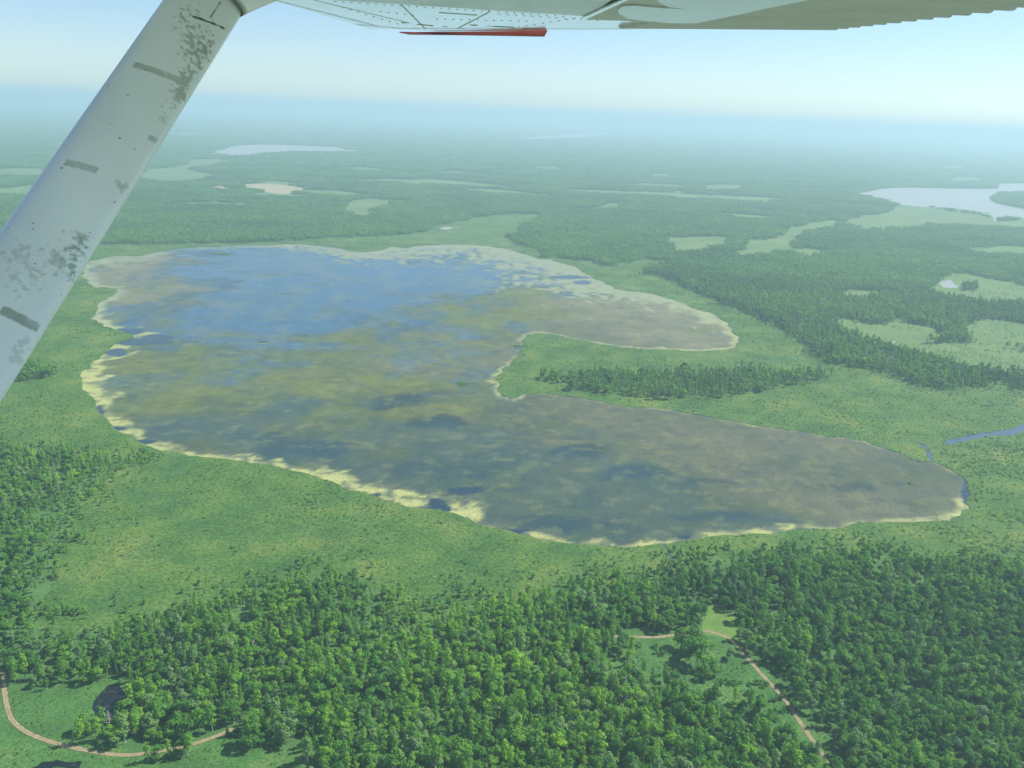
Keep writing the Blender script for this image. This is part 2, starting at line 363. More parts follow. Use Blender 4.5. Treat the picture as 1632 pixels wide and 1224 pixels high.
nz = {id(q): np.exp(2.6 * (fbm(lx / 75 + 31 * i, ly / 60, 700 + 10 * i, 7) - .5) * 2) for i, q in enumerate((C_W, C_O, C_M, C_D, C_B))}
for (cx_, cy_), c_ in CTRL:
    w_ = 1 / (((wu - cx_) / 2.0) ** 2 + ((wv - cy_) * 1.0) ** 2 + 260) ** 1.5 * nz[id(c_)]
    W += w_; C += w_[:, None] * np.array(c_)
C /= W[:, None]
def sstep(a, b, x):
    t = np.clip((x - a) / (b - a), 0, 1); return t * t * (3 - 2 * t)
def lay(C, m, c): return C * (1 - m[:, None]) + np.array(c) * m[:, None]
weed = sstep(.030, .085, C[:, 0])
n_a = fbm(lx / 140, ly / 120, 21, 7); n_b = fbm(lx / 60, ly / 48, 33, 6); n_c = fbm(lx / 9, ly / 18, 41, 3)
near = sstep(560, 680, pv)
C = lay(C, sstep(0.50, 0.72, n_a) * (0.30 + 0.35 * near), C_D)
C = lay(C, sstep(0.50, 0.75, n_b) * (0.40 - 0.28 * near), C_O)
C = lay(C, sstep(0.58, 0.70, fbm(lx / 60, ly / 110, 77, 5)) * 0.5 * (1 - near) * (pu < 850), C_W)
C *= (0.80 + 0.40 * n_c)[:, None]
ds = dist_poly(lx, ly, lake)
for (a_, b_, ra, rb, am) in [(1370,772,34,9,.7),(1340,782,45,6,.5),(1110,769,75,5,.5),(1010,752,70,12,.8),(920,718,60,14,.8),(620,640,50,16,.8),(700,675,60,14,.8),(480,715,90,18,.7),(420,690,80,14,.5),(700,745,90,14,.5),(900,830,110,14,.7),(1150,822,110,10,.7),(800,775,60,10,.5),(240,600,20,9,.5)]:
    qa = pu + 46 * (fbm(lx / 45, ly / 70, 71, 5) - .5) * 2; qb = pv + 16 * (fbm(lx / 45, ly / 70, 73, 5) - .5) * 2
    e = ((qa - a_) / ra) ** 2 + ((qb - b_) / rb) ** 2; C = lay(C, am * (1 - sstep(0.3, 1.3, e + 1.2 * (n_b - .5))), (0.014, 0.040, 0.048))
C = lay(C, sstep(.56, .7, fbm(lx / 16, ly / 13, 83, 5)) * .28 * (pv > 540), (0.21, 0.22, 0.07))
C = lay(C, sstep(.58, .7, fbm(lx / 18, ly / 13, 87, 5)) * .3, (0.012, 0.035, 0.045))
# pale floating algae mats along the banks: strength by stretch of shore
SH = [(175,470,16,1),(160,600,15,1.3),(190,690,11,1.1),(260,712,9,.8),(350,722,9,.9),(450,742,12,1.1),(540,765,16,1.1),(640,795,18,1.2),(740,805,15,1.1),
      (800,838,6,.3),(880,858,8,.9),(980,866,10,1),(1060,862,10,1),(1140,850,10,.9),(1220,840,14,1.1),(1300,838,9,.8),(1440,830,7,.7),(1535,805,13,1.2),(1545,790,6,.2),
      (1500,745,3,.3),(1300,694,4,.5),(1100,660,4,.5),(950,640,3,.3),(830,570,6,.6),(800,590,6,.7),(1150,555,12,.8),(1000,550,12,.6),(920,540,9,.7),(1170,540,14,.9),
      (1100,495,60,1.1),(1000,470,110,1.2),(940,450,170,1.4),(880,425,220,1.4),(800,400,260,1.3),(700,395,230,1.2),(600,405,200,1.1),(500,395,130,1.0),(400,393,60,.8),(300,397,30,.7),(200,412,80,.9),(140,440,28,1.2),(160,500,26,1.2)]
SW = np.zeros_like(lx); SV = np.zeros_like(lx); SR = np.zeros_like(lx)
for (a_, b_, wd, st) in SH:
    w_ = 1 / (((pu - a_)) ** 2 + ((pv - b_) * 1.6) ** 2 + 40) ** 2
    SW += w_; SV += w_ * st; SR += w_ * wd
SV /= SW; SR /= SW; SR = SR * np.where((pv > 560) & (pu < 820), 1.6, np.where(pv < 520, .85, 1.0)); SV = SV * np.where((pv > 560) & (pu < 820), 1.25, 1.0)
nm = fbm(lx / 16, ly / 26, 55, 5)
dd = ds / (SR * (0.35 + 1.3 * fbm(lx / 35, ly / 35, 61, 3)))
mat = SV * (1 - sstep(0.35, 1.35, dd + (nm - .5) * 2.4))
mat = np.clip(mat * (0.15 + 1.45 * fbm(lx / 22, ly / 14, 57, 5)), 0, 1); mat *= 1 - .75 * sstep(.52, .62, fbm(lx / 14, ly / 12, 58, 4)) * (pv > 560)
# dark leads of open water along the near bank and holes in the mats
lead = np.zeros_like(lx)
for (a_, b_, ra, rb) in [(697,803,16,10),(710,810,10,8),(205,528,26,6),(222,545,42,6),(186,562,18,7),(250,538,32,5),(262,546,20,4),(335,405,42,5),(905,442,36,3.5),(930,450,16,3.5),
                         (860,402,30,3),(550,800,1,1),(185,683,20,5),(230,704,22,5),(160,655,8,9),(600,788,14,3),(820,846,26,4),(1090,856,14,4),(740,782,30,6),(1540,780,8,22)]:
    e = ((pu - a_) / ra) ** 2 + ((pv - b_) / rb) ** 2 + 1.6 * (nm - .5)
    lead = np.maximum(lead, 1 - sstep(0.6, 1.15, e))
lead = np.maximum(lead, (1 - sstep(1.0, 4.0, ds)) * sstep(.5, .62, fbm(lx / 30, ly / 30, 91, 2)) * 0.9)
mat *= (1 - lead)
C = lay(C, sstep(.50, .72, fbm(lx / 48, ly / 60, 121, 7)) * .38 * (pv < 600), (0.130, 0.145, 0.075)); C = lay(C, sstep(.5, .75, fbm(lx / 30, ly / 26, 123, 6)) * .35 * (pv > 520), (0.085, 0.105, 0.045))
C = lay(C, lead * 0.92, (0.010, 0.030, 0.050))
PAL = np.array((0.36, 0.37, 0.14)); PALF = np.array((0.235, 0.265, 0.165))
far = sstep(620, 480, pv) if False else 1 - sstep(430, 600, pv)
pale = PAL * (1 - far[:, None]) + PALF * far[:, None]
C = C * (1 - mat[:, None]) + pale * mat[:, None]
k = N('lake_water')
ca = k.attr('tone'); cm = k.attr('mat_cover')
fine = k.ramp(k.noise(0.55, 4, stretch=(1, 0.5, 1)), [(0.35, (0.72, 0.74, 0.76)), (0.62, (1.15, 1.15, 1.12))])
c = k.mix(1.0, ca.outputs['Color'], fine, 'MULTIPLY')
spk = k.ramp(k.noise(0.9, 2, stretch=(1, .6, 1)), [(0.68, (0, 0, 0)), (0.76, (1, 1, 1))])
c = k.mix(k.math('MULTIPLY', spk, 0.5), c, (0.36, 0.40, 0.26))
k.base(c, 0.2, 0.5); k.b.inputs['IOR'].default_value = 1.33
k.l(k.math('MULTIPLY_ADD', cm.outputs['Fac'], 0.6, 0.22), k.b.inputs['Roughness'])
k.l(k.math('MULTIPLY_ADD', cm.outputs['Fac'], -0.45, 0.5), k.b.inputs['Specular IOR Level'])
k.bump(k.noise(0.5, 3, stretch=(1, .5, 1)), 0.05, 0.5)
LAKE_MAT = k.m
lk = grid_mesh('lake', LX, LY, np.full_like(LX, 0.02), LAKE_MAT, smooth=False)
cattr(lk, 'tone', np.clip(C, 0, 1)); fattr(lk, 'mat_cover', np.clip(np.maximum(mat, weed * .75 * (1 - lead)), 0, 1))
tag(lk, kind='structure')

k = N('far_water_glint'); k.base((0.31, 0.30, 0.25), 0.35, 0.5); k.b.inputs['IOR'].default_value = 1.33  # pale base colour paints in sun glint on distant lakes and ponds
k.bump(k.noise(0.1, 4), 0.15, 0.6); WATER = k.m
k = N('stream_water'); k.base((0.05, 0.085, 0.11), 0.2, 0.5); k.b.inputs['IOR'].default_value = 1.33; STREAMW = k.m
k = N('pond_water'); k.base(k.ramp(k.noise(0.25, 4), [(0.55, (0.008, 0.014, 0.018)), (0.7, (0.06, 0.06, 0.03))]), 0.15, 0.4); k.b.inputs['IOR'].default_value = 1.33; PONDW = k.m
def water_sheet(P, name, mat_):
    a, b = P.min(0) - 2, P.max(0) + 2
    tag(mesh_obj(name, [(a[0], a[1], 0.05), (b[0], a[1], 0.05), (b[0], b[1], 0.05), (a[0], b[1], 0.05)], [(0, 1, 2, 3)], mat_), kind='structure')
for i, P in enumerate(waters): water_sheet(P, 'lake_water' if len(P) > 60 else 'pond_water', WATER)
water_sheet(stream, 'stream', STREAMW)
for i, P in enumerate(ponds): water_sheet(P, 'pond_water' if i < 2 else 'stream', PONDW if i < 2 else STREAMW)

# ------------------------------------------------------------------ dirt roads
k = N('dirt_track')
a = k.ramp(k.noise(0.35, 5), [(0.3, (0.23, 0.185, 0.10)), (0.7, (0.35, 0.29, 0.16))])
tk = k.attr('across')
cr = k.ramp(tk.outputs['Fac'], [(0.0, (0.10, 0.16, 0.05)), (0.16, (0.9, 0.9, 0.9)), (0.42, (1, 1, 1)), (0.5, (0.55, 0.62, 0.45)), (0.58, (1, 1, 1)), (0.86, (0.9, 0.9, 0.9)), (1.0, (0.10, 0.16, 0.05))])
k.base(k.mix(1.0, a, cr, 'MULTIPLY'), 0.95); DIRT = k.m
road_lines = []
for pi_, pts in enumerate(ROADS_PX):
    P = gpoly(pts); T = np.arange(len(P)); tt = np.linspace(0, len(P) - 1, 160)
    def cr_(P, t):
        i = int(min(t, len(P) - 1.0001)); u = t - i
        p = [P[max(0, min(len(P) - 1, i + j))] for j in (-1, 0, 1, 2)]
        return 0.5 * ((2 * p[1]) + (-p[0] + p[2]) * u + (2 * p[0] - 5 * p[1] + 4 * p[2] - p[3]) * u * u + (-p[0] + 3 * p[1] - 3 * p[2] + p[3]) * u ** 3)
    Q = np.array([cr_(P, t) for t in tt]); road_lines.append(Q)
    Tn = np.gradient(Q, axis=0); Tn /= np.linalg.norm(Tn, axis=1)[:, None]; Nn = np.stack([-Tn[:, 1], Tn[:, 0]], 1)
    us = np.linspace(-1, 1, 9)
    hw = 1.9 + 0.3 * np.array([math.sin(i * 1.7) * math.sin(i * .37) for i in range(160)])
    X = Q[:, 0][:, None] + Nn[:, 0][:, None] * us * hw[:, None]; Y = Q[:, 1][:, None] + Nn[:, 1][:, None] * us * hw[:, None]
    o = grid_mesh('dirt_road', X, Y, np.full_like(X, GZ + 0.06), DIRT); fattr(o, 'across', np.tile((us + 1) / 2, (160, 1)))
    tag(o, kind='structure')

# ------------------------------------------------------------------ tree prototypes
def leaf_cloud(rng, centres, radii, nper, size, flat=0.8):
    """leaf sprays scattered through the shells of several lobes; returns verts, faces"""
    V, Fc = [], []
    for (c, r) in zip(centres, radii):
        n = max(3, int(nper * (np.mean(r) ** 1.6)))
        for _ in range(n):
            d = rng.normal(size=3); d /= np.linalg.norm(d)
            if d[2] < -0.55: d[2] *= -0.5
            p = c + d * r * rng.uniform(0.72, 1.08)
            nrm = d + rng.normal(size=3) * 0.32; nrm[2] += 0.45; nrm /= np.linalg.norm(nrm)
            a = np.cross(nrm, rng.normal(size=3)); a /= np.linalg.norm(a); b = np.cross(nrm, a)
            s = size * rng.uniform(0.6, 1.35); i = len(V)
            V += [p - a * s - b * s * .7, p + a * s - b * s * flat * .6, p + a * s * .9 + b * s * flat, p - a * s * .8 + b * s * .8]
            Fc.append((i, i + 1, i + 2, i + 3))
    return V, Fc
def tube(V, Fc, p, q, r0, r1, n=6):
    p, q = np.array(p, float), np.array(q, float); d = q - p; d /= np.linalg.norm(d)
    a = np.cross(d, (0.3, 0.9, 0.1)); a /= np.linalg.norm(a); b = np.cross(d, a); i = len(V)
    for (c, r) in ((p, r0), (q, r1)):
        for j in range(n):
            t = 2 * math.pi * j / n; V.append(c + (a * math.cos(t) + b * math.sin(t)) * r)
    for j in range(n): Fc.append((i + j, i + (j + 1) % n, i + n + (j + 1) % n, i + n + j))
def make_tree(shape, rng):
    """returns crown (V,F) and trunk (V,F); height about 14 m"""
    tv, tf = [], []
    if shape == 'round':
        H = 14.0; W = rng.uniform(3.8, 5.2); n = 17
        lobes = [np.array([0, 0, H - 3.0])]; rad = [np.array([2.3, 2.3, 2.2])]
        for i in range(n):
            t = i * 2.4 + rng.uniform(-.3, .3); z = 4.2 + (H - 7.5) * ((i * 0.618) % 1.0)
            rr = W * math.sqrt(max(0.15, 1 - ((z - 7.2) / 6.5) ** 2)) * 0.62
            lobes.append(np.array([math.cos(t) * rr, math.sin(t) * rr, z + rng.uniform(-.4, .6)])); rad.append(np.array([1, 1, 0.95]) * rng.uniform(1.1, 2.2))
        V, Fc = leaf_cloud(rng, lobes, rad, 17, 0.44)
        tube(tv, tf, (0, 0, 0), (0.1, 0.1, 5), .26, .18); tube(tv, tf, (0.1, 0.1, 5), (0, 0, 10.5), .18, .06)
        for i in range(1, 8): tube(tv, tf, (0.1, 0.1, 3.0 + i * .8), lobes[i], .10, .03, 5)
    elif shape == 'tall':
        H = 17.0; W = rng.uniform(2.0, 2.6); lobes, rad = [], []
        for i in range(13):
            z = 5.0 + i * (H - 6.3) / 12; t = i * 2.4
            rr = W * (1 - abs((z - 9.5) / 9.5) ** 2) * 0.55
            lobes.append(np.array([math.cos(t) * rr, math.sin(t) * rr, z])); rad.append(np.array([1, 1, 1.15]) * rng.uniform(.9, 1.6))
        V, Fc = leaf_cloud(rng, lobes, rad, 18, 0.37)
        tube(tv, tf, (0, 0, 0), (0.15, 0, 8), .20, .13); tube(tv, tf, (0.15, 0, 8), (0, 0, 15), .13, .04)
        for i in range(1, 8): tube(tv, tf, (0.1, 0, 4.5 + i), lobes[i], .07, .02, 5)
    elif shape == 'snag':
        V, Fc = [], []; H = 13.0
        tube(tv, tf, (0, 0, 0), (0.2, 0.1, H), .20, .05)
        for i in range(16):
            z = 4 + i * .52; t = i * 2.4; L = rng.uniform(1.2, 2.8) * (1.15 - z / H * .6)
            p1 = np.array([math.cos(t) * L, math.sin(t) * L, z + L * .7]); tube(V, Fc, (0.1, 0, z), p1, .09, .03, 4)
            tube(V, Fc, p1 * .6 + np.array([0, 0, z * .4]), p1 * .75 + np.array([rng.uniform(-1, 1), rng.uniform(-1, 1), z * .25 + 1.2]), .05, .02, 4)
    elif shape == 'spruce':
        H = 14.0; V, Fc = [], []
        for i in range(15):
            z = 1.2 + i * (H - 1.4) / 15; rr = 2.5 * (1 - z / H) ** 0.85 + 0.15; m = max(4, int(rr * 7))
            for j in range(m):
                t = 2 * math.pi * j / m + rng.uniform(-.3, .3) + i; L = rr * rng.uniform(.8, 1.15)
                d = np.array([math.cos(t), math.sin(t), 0]); s = np.array([-d[1], d[0], 0]) * L * .28; k0 = len(V)
                b0 = np.array([0, 0, z]); tip = b0 + d * L + np.array([0, 0, -.35 * L])
                V += [b0 + d * .1, b0 + d * L * .55 + s + np.array([0, 0, -.1]), tip, b0 + d * L * .55 - s + np.array([0, 0, -.25])]
                Fc.append((k0, k0 + 1, k0 + 2, k0 + 3))
        tube(tv, tf, (0, 0, 0), (0, 0, H), .20, .03)
    return (np.array(V), Fc), (np.array(tv), tf)
KINDS = [('round', 0, BARK), ('round', 1, BARK), ('tall', 0, BIRCH), ('tall', 3, BIRCH), ('round', 2, BARK), ('tall', 2, BARK), ('spruce', 4, BARK), ('round', 3, BARK), ('snag', 3, BIRCH)]
NV = 3
tree_col = bpy.data.collections.new('tree_sources'); parts = {}
for ki, (shape, li, bk) in enumerate(KINDS):
    for v in range(NV):
        rng = np.random.default_rng(100 + ki * 10 + v)
        (cv, cf), (tv, tf) = make_tree(shape, rng)
        cm_ = bpy.data.meshes.new('crown'); cm_.from_pydata([tuple(p) for p in cv], [], cf); cm_.materials.append(LEAF[li] if shape != 'snag' else BIRCH)
        tm_ = bpy.data.meshes.new('trunk'); tm_.from_pydata([tuple(p) for p in tv], [], tf); tm_.materials.append(bk)
        parts[(ki, v)] = (cm_, tm_)
        o = mesh_obj('tree_source_%02d' % (ki * NV + v), list(cv) + list(tv), list(cf) + [tuple(i + len(cv) for i in f) for f in tf], [LEAF[li] if shape != 'snag' else BIRCH, bk], link=False,
                     mi=[0] * len(cf) + [1] * len(tf))
        tree_col.objects.link(o)
# distant canopy: patches of many tree tops
patch_col = bpy.data.collections.new('patch_sources'); NP = 6
for v in range(NP):
    rng = np.random.default_rng(500 + v); V, Fc, MI = [], [], []
    pts = []
    while len(pts) < 34:
        p = rng.uniform(-22, 22, 2)
        if np.hypot(*p) < 22 and all(np.hypot(*(p - q)) > 5.4 for q in pts): pts.append(p)
        elif rng.random() < 0.01: break
    for q in pts:
        h = rng.uniform(10, 16); r = rng.uniform(2.8, 4.4)
        lob = [np.array([q[0], q[1], h - r])]; rad = [np.array([r, r, r])]
        a_, b_ = leaf_cloud(rng, lob, rad, 2.4, 1.15)
        Fc += [tuple(i + len(V) for i in f) for f in b_]; V += a_; MI += [rng.choice([0, 0, 1, 1, 2])] * len(b_)
        # lower skirt down to the ground so stand edges close
        a_, b_ = leaf_cloud(rng, [np.array([q[0], q[1], h * 0.3])], [np.array([r * .7, r * .7, h * 0.3])], 0.9, 1.4)
        Fc += [tuple(i + len(V) for i in f) for f in b_]; V += a_; MI += [1] * len(b_)
    o = mesh_obj('patch_source_%02d' % v, V, Fc, [LEAF[0], LEAF[1], LEAF[3]], link=False, mi=MI); patch_col.objects.link(o)
# marsh shrubs and sedge tufts
shrub_col = bpy.data.collections.new('shrub_sources')
shrub_mesh = []
for v in range(6):
    rng = np.random.default_rng(700 + v)
    if v < 4:
        lob = [np.array([rng.uniform(-1, 1), rng.uniform(-1, 1), rng.uniform(.6, 1.3)]) for _ in range(4)]
        V, Fc = leaf_cloud(rng, lob, [np.array([1, 1, .8]) * rng.uniform(.7, 1.1) for _ in lob], 12, 0.36)
    else:
        lob = [np.array([rng.uniform(-2.2, 2.2), rng.uniform(-1.6, 1.6), .4]) for _ in range(7)]
        V, Fc = leaf_cloud(rng, lob, [np.array([.8, .8, .5])] * 7, 9, 0.40)
    o = mesh_obj('shrub_source_%02d' % v, V, Fc, SHRUB_MAT[2 if v < 2 else 0 if v < 4 else 1], link=False); shrub_col.objects.link(o); shrub_mesh.append(o.data)

def scatter(name, X, Y, idx, scl, sclz, coll, rot):
    me = bpy.data.meshes.new(name); n = len(X); me.vertices.add(n)
    co = np.stack([X, Y, np.full(n, GZ - 0.1)], -1).astype(np.float32); me.vertices.foreach_set('co', co.ravel())
    o = bpy.data.objects.new(name, me); COL.objects.link(o)
    a = me.attributes.new('pick', 'INT', 'POINT'); a.data.foreach_set('value', idx.astype(np.int32))
    a = me.attributes.new('turn', 'FLOAT_VECTOR', 'POINT'); a.data.foreach_set('vector', np.stack([0 * rot, 0 * rot, rot], -1).astype(np.float32).ravel())
    a = me.attributes.new('size', 'FLOAT_VECTOR', 'POINT'); a.data.foreach_set('vector', np.stack([scl, scl, sclz], -1).astype(np.float32).ravel())
    g = bpy.data.node_groups.new(name + '_scatter', 'GeometryNodeTree')
    g.interface.new_socket('Geometry', in_out='INPUT', socket_type='NodeSocketGeometry'); g.interface.new_socket('Geometry', in_out='OUTPUT', socket_type='NodeSocketGeometry')
    gi = g.nodes.new('NodeGroupInput'); go = g.nodes.new('NodeGroupOutput'); ip = g.nodes.new('GeometryNodeInstanceOnPoints')
    ci = g.nodes.new('GeometryNodeCollectionInfo'); ci.inputs['Collection'].default_value = coll
    ci.inputs['Separate Children'].default_value = True; ci.inputs['Reset Children'].default_value = True
    def na(nm, t):
        n_ = g.nodes.new('GeometryNodeInputNamedAttribute'); n_.data_type = t; n_.inputs['Name'].default_value = nm; return n_.outputs['Attribute']
    L = g.links.new
    L(gi.outputs[0], ip.inputs['Points']); L(ci.outputs[0], ip.inputs['Instance']); ip.inputs['Pick Instance'].default_value = True
    L(na('pick', 'INT'), ip.inputs['Instance Index']); L(na('turn', 'FLOAT_VECTOR'), ip.inputs['Rotation']); L(na('size', 'FLOAT_VECTOR'), ip.inputs['Scale'])
    L(ip.outputs[0], go.inputs[0])
    md = o.modifiers.new('scatter', 'NODES'); md.node_group = g
    return o

# ------------------------------------------------------------------ where trees stand
def jgrid(xa, xb, ya, yb, s, seed):
    r = np.random.default_rng(seed)
    X, Y = np.meshgrid(np.arange(xa, xb, s), np.arange(ya, yb, s)); X = X + (np.arange(X.shape[0]) % 2)[:, None] * s * .5
    X = X.ravel(); Y = Y.ravel(); return X + r.uniform(-.42, .42, X.shape) * s, Y + r.uniform(-.42, .42, X.shape) * s
def in_fan(X, Y, mpx=160, bottom=1400):
    u, v, f = proj(X, Y, np.full_like(X, GZ)); return (f > 1) & (u > -mpx) & (u < 1632 + mpx) & (v < bottom), u, v
def open_ground(X, Y):
    X0, Y0 = X, Y
    q_ = np.random.default_rng(9).normal(size=(2, len(X))) * 5.0; X = X + q_[0]; Y = Y + q_[1]; X = X + 26 * (fbm(X / 24, Y / 24, 501, 3) - .5); Y = Y + 26 * (fbm(X / 24, Y / 24, 503, 3) - .5)
    op = inside(X, Y, marsh)
    for P in meadows + fields + clears + [lawn]: op |= inside(X, Y, P)
    for P in woods: op &= ~inside(X, Y, P)
    for P in ALLW: op |= inside(X0, Y0, P) | (dist_poly(X0, Y0, P[::2]) < 5 if len(X0) < 150000 else False)
    for Q in road_lines: op |= dist_poly(X0, Y0, Q[::4], False) < 4.6
    return op
NEAR_END = 2300.0
X, Y = jgrid(-1700, 1700, 330, NEAR_END, 5.9, 1)
m, u, v = in_fan(X, Y); X, Y, u, v = X[m], Y[m], u[m], v[m]
m = ~open_ground(X, Y); X, Y, u, v = X[m], Y[m], u[m], v[m]
gaps = fbm(X / 22, Y / 22, 131, 3) > 0.70
thin = RNG.random(len(X)) < 0.10 + .10 * inside(X, Y, woods[0])
m = ~(gaps | thin); X, Y, u, v = X[m], Y[m], u[m], v[m]
def pick_kinds(X, Y, u, v, seed):
    r = np.random.default_rng(seed); n = len(X)
    de = dist_poly(X, Y, marsh[::2])
    n1 = fbm(X / 60, Y / 60, 201, 3); n2 = fbm(X / 45, Y / 45, 211, 3); n3 = fbm(X / 90, Y / 90, 221, 3)
    kind = r.choice(9, n, p=[.23, .14, .30, .08, .07, .07, .03, .07, .01])
    edge = (de < 45) & (r.random(n) < 0.35) & (v > 700) & (u > 300) & (u < 1250); kind[edge] = r.choice([4, 5, 5], edge.sum())
    yy = (n1 > .60) & (r.random(n) < .4); kind[yy] = r.choice([4, 5, 2], yy.sum())
    gg = (n2 > .63) & (r.random(n) < .6); kind[gg] = r.choice([3, 7], gg.sum())
    dk = ((n3 > .58) | ((u > 1050) & (v > 860))) & (r.random(n) < .6); kind[dk] = r.choice([1, 1, 0, 2], dk.sum())
    return kind
kind = pick_kinds(X, Y, u, v, 3)
scl = 1.05 * (0.55 + 0.70 * RNG.random(len(X)) ** 1.1); inw = inside(X, Y, woods[0]); scl = np.where(inw, scl * .8, scl) * (0.82 + 0.36 * fbm(X / 40, Y / 40, 301, 2))
de = dist_poly(X, Y, marsh[::2]); lowm = (de < 30) & (v > 660)
scl = np.where(lowm, scl * (0.5 + 0.5 * np.clip(de / 30, 0, 1)), scl)
leftlow = (u < 210) & (v > 680) & (v < 1000); scl = np.where(leftlow, scl * 0.85, scl)
var = RNG.integers(0, NV, len(X)); rot = RNG.uniform(0, 6.28, len(X)); sz = scl * RNG.uniform(.9, 1.15, len(X))

# ------------------------------------------------------------------ single trees
TNAME = {8: 'dead_tree', 0: 'broadleaf_tree', 1: 'broadleaf_tree', 2: 'birch_tree', 3: 'aspen_tree', 4: 'broadleaf_tree', 5: 'aspen_tree', 6: 'spruce_tree', 7: 'broadleaf_tree'}
TDESC = {8: 'bare pale dead tree', 0: 'round mid-green broadleaf tree', 1: 'round dark green broadleaf tree', 2: 'narrow green birch with pale trunk', 3: 'tall narrow grey-green aspen',
         4: 'round yellow-green broadleaf tree', 5: 'tall narrow yellow-green aspen', 6: 'dark pointed spruce', 7: 'round grey-green broadleaf tree'}
def add_tree(x, y, ki, vi, s, sz_, rz, label, group):
    e = bpy.data.objects.new(TNAME[ki], None); COL.objects.link(e); e.location = (x, y, GZ - .1); e.rotation_euler = (0, 0, rz); e.scale = (s, s, sz_)
    tag(e, label, 'tree', group)
    cm_, tm_ = parts[(ki, vi)]
    for nm, me in (('crown', cm_), ('trunk', tm_)):
        o = bpy.data.objects.new(nm, me); COL.objects.link(o); o.parent = e
    return e
LONE = [
 (236,1213,2,0.9,'leftmost of the roadside trees hiding the end of the curved brown track'),
 (252,1210,0,0.85,'round tree hiding the curved brown track, between a birch and an aspen'),
 (270,1207,5,0.8,'yellow-green narrow aspen in front of the curved brown track'),
 (287,1203,1,0.9,'dark round tree in front of the curved brown track beside an aspen'),
 (303,1199,2,0.95,'rightmost of the roadside trees before the track shows again'),
 # px, py (base), kind, scale, label
 (1098,1052,1,1.7,'big dark round tree in the left of the clump casting shadow on the clearing'),
 (1120,1062,0,1.8,'big round tree at the front of the clump beside the clearing road'),
 (1110,1036,1,1.6,'dark round tree at the back of the clump by the road bend'),
 (1138,1076,0,1.1,'smaller round tree at the lower right foot of the clump in the clearing'),
 (1124,1082,0,0.95,'small round tree below the clump, left of its neighbour'),
 (1085,1032,0,1.4,'mid-green round tree where the clump meets the track going left'),
 (1164,1050,7,0.85,'grey-green low tree by itself on the inside of the road bend'),
 (1148,1070,6,0.55,'short dark conifer between the clump and the dirt road'),
 (1248,1112,1,0.55,'small dark round tree touching the dirt road on its forest side'),
 (1262,1128,0,0.6,'small round tree on the grass strip right of the dirt road'),
]
for (a_, b_, ki, s, lab) in LONE:
    x, y = gp(a_, b_); add_tree(x, y, ki, 0, s, s, a_ * 0.37, lab, 'trees in front of the curved brown track' if a_ < 400 else 'trees standing in the road clearing')
n_ind = 300 - len(LONE)
vis = (u > -5) & (u < 1637) & (v < 1224 + 14)
size = np.where(vis, scl / np.sqrt(X ** 2 + Y ** 2 + 400 ** 2), 0); order = np.argsort(-size)[:n_ind]
pondc = np.array(gp(170, 1118)); roadR = road_lines[1]; roadL = road_lines[0]
for i in order:
    x, y = X[i], Y[i]
    p = np.array([[x, y]]); dp = math.hypot(x - pondc[0], y - pondc[1])
    dr = float(dist_poly(p[:, 0], p[:, 1], roadR[::3], False)[0]); dl = float(dist_poly(p[:, 0], p[:, 1], roadL[::3], False)[0])
    if dp < 45: zone = 'by the black pond'
    elif dl < 26: zone = 'along the curved brown track'
    elif dr < 40 and u[i] > roadR[-1][0]: zone = 'beside the straight dirt road'
    elif u[i] < 500: zone = 'in the woods between brown track and lake'
    elif u[i] < 860: zone = 'low in the middle of the near forest'
    elif u[i] < 1270: zone = 'in the near forest left of the dirt road'
    else: zone = 'in the near forest beyond the dirt road'
    hgt = 'large ' if scl[i] > 1.02 else ''
    add_tree(x, y, int(kind[i]), int(var[i]), scl[i], sz[i], rot[i], hgt + TDESC[int(kind[i])] + ' ' + zone, hgt + TDESC[int(kind[i])] + 's ' + zone)
rest = np.ones(len(X), bool); rest[order] = False
Xs, Ys = jgrid(-1700, 1900, 480, 2300, 4.6, 61); ms, us_, vs_ = in_fan(Xs, Ys); Xs, Ys, us_, vs_ = Xs[ms], Ys[ms], us_[ms], vs_[ms]
ms = inside(Xs, Ys, marsh)
mm_ = np.zeros(len(Xs), bool)
for P in meadows[:28]: mm_ |= inside(Xs, Ys, P)
ms |= mm_
for P in ALLW: ms &= ~inside(Xs, Ys, P)
Xs, Ys, us_, vs_, mm_ = Xs[ms], Ys[ms], us_[ms], vs_[ms], mm_[ms]
dsx = dist_poly(Xs, Ys, marsh[::2]); dlk = dist_poly(Xs, Ys, lake[::2]); ns_ = fbm(Xs / 30, Ys / 30, 601, 4)
ps_ = np.exp(-dsx / (16 + 40 * np.clip(ns_ - .4, 0, 1))) * np.clip((ns_ - .30) * 2.6, 0, 1) * .85 + .010 * (ns_ > .6) + .10 * ((us_ > 1290) & (us_ < 1640) & (vs_ > 870)) + .05 * ((us_ > 900) & (vs_ > 880))
ps_ = np.where(mm_, .30 * np.clip((ns_ - .42) * 4, 0, 1) + .25 * ((us_ > 1395) & (vs_ > 540)) * np.clip((ns_ - .35) * 4, 0, 1), ps_)
ps_ = np.where(dlk < 14, 0, ps_)
ms = RNG.random(len(Xs)) < ps_; Xs, Ys, dsx = Xs[ms], Ys[ms], dsx[ms]
ss_ = RNG.uniform(.22, .62, len(Xs)) * np.clip(1.25 - dsx / 70, .45, 1.2); ks_ = RNG.choice([0, 1, 2, 4, 5, 7], len(Xs), p=[.3, .2, .16, .14, .12, .08])
X = np.concatenate([X, Xs]); Y = np.concatenate([Y, Ys]); kind = np.concatenate([kind, ks_]); var = np.concatenate([var, RNG.integers(0, NV, len(Xs))])
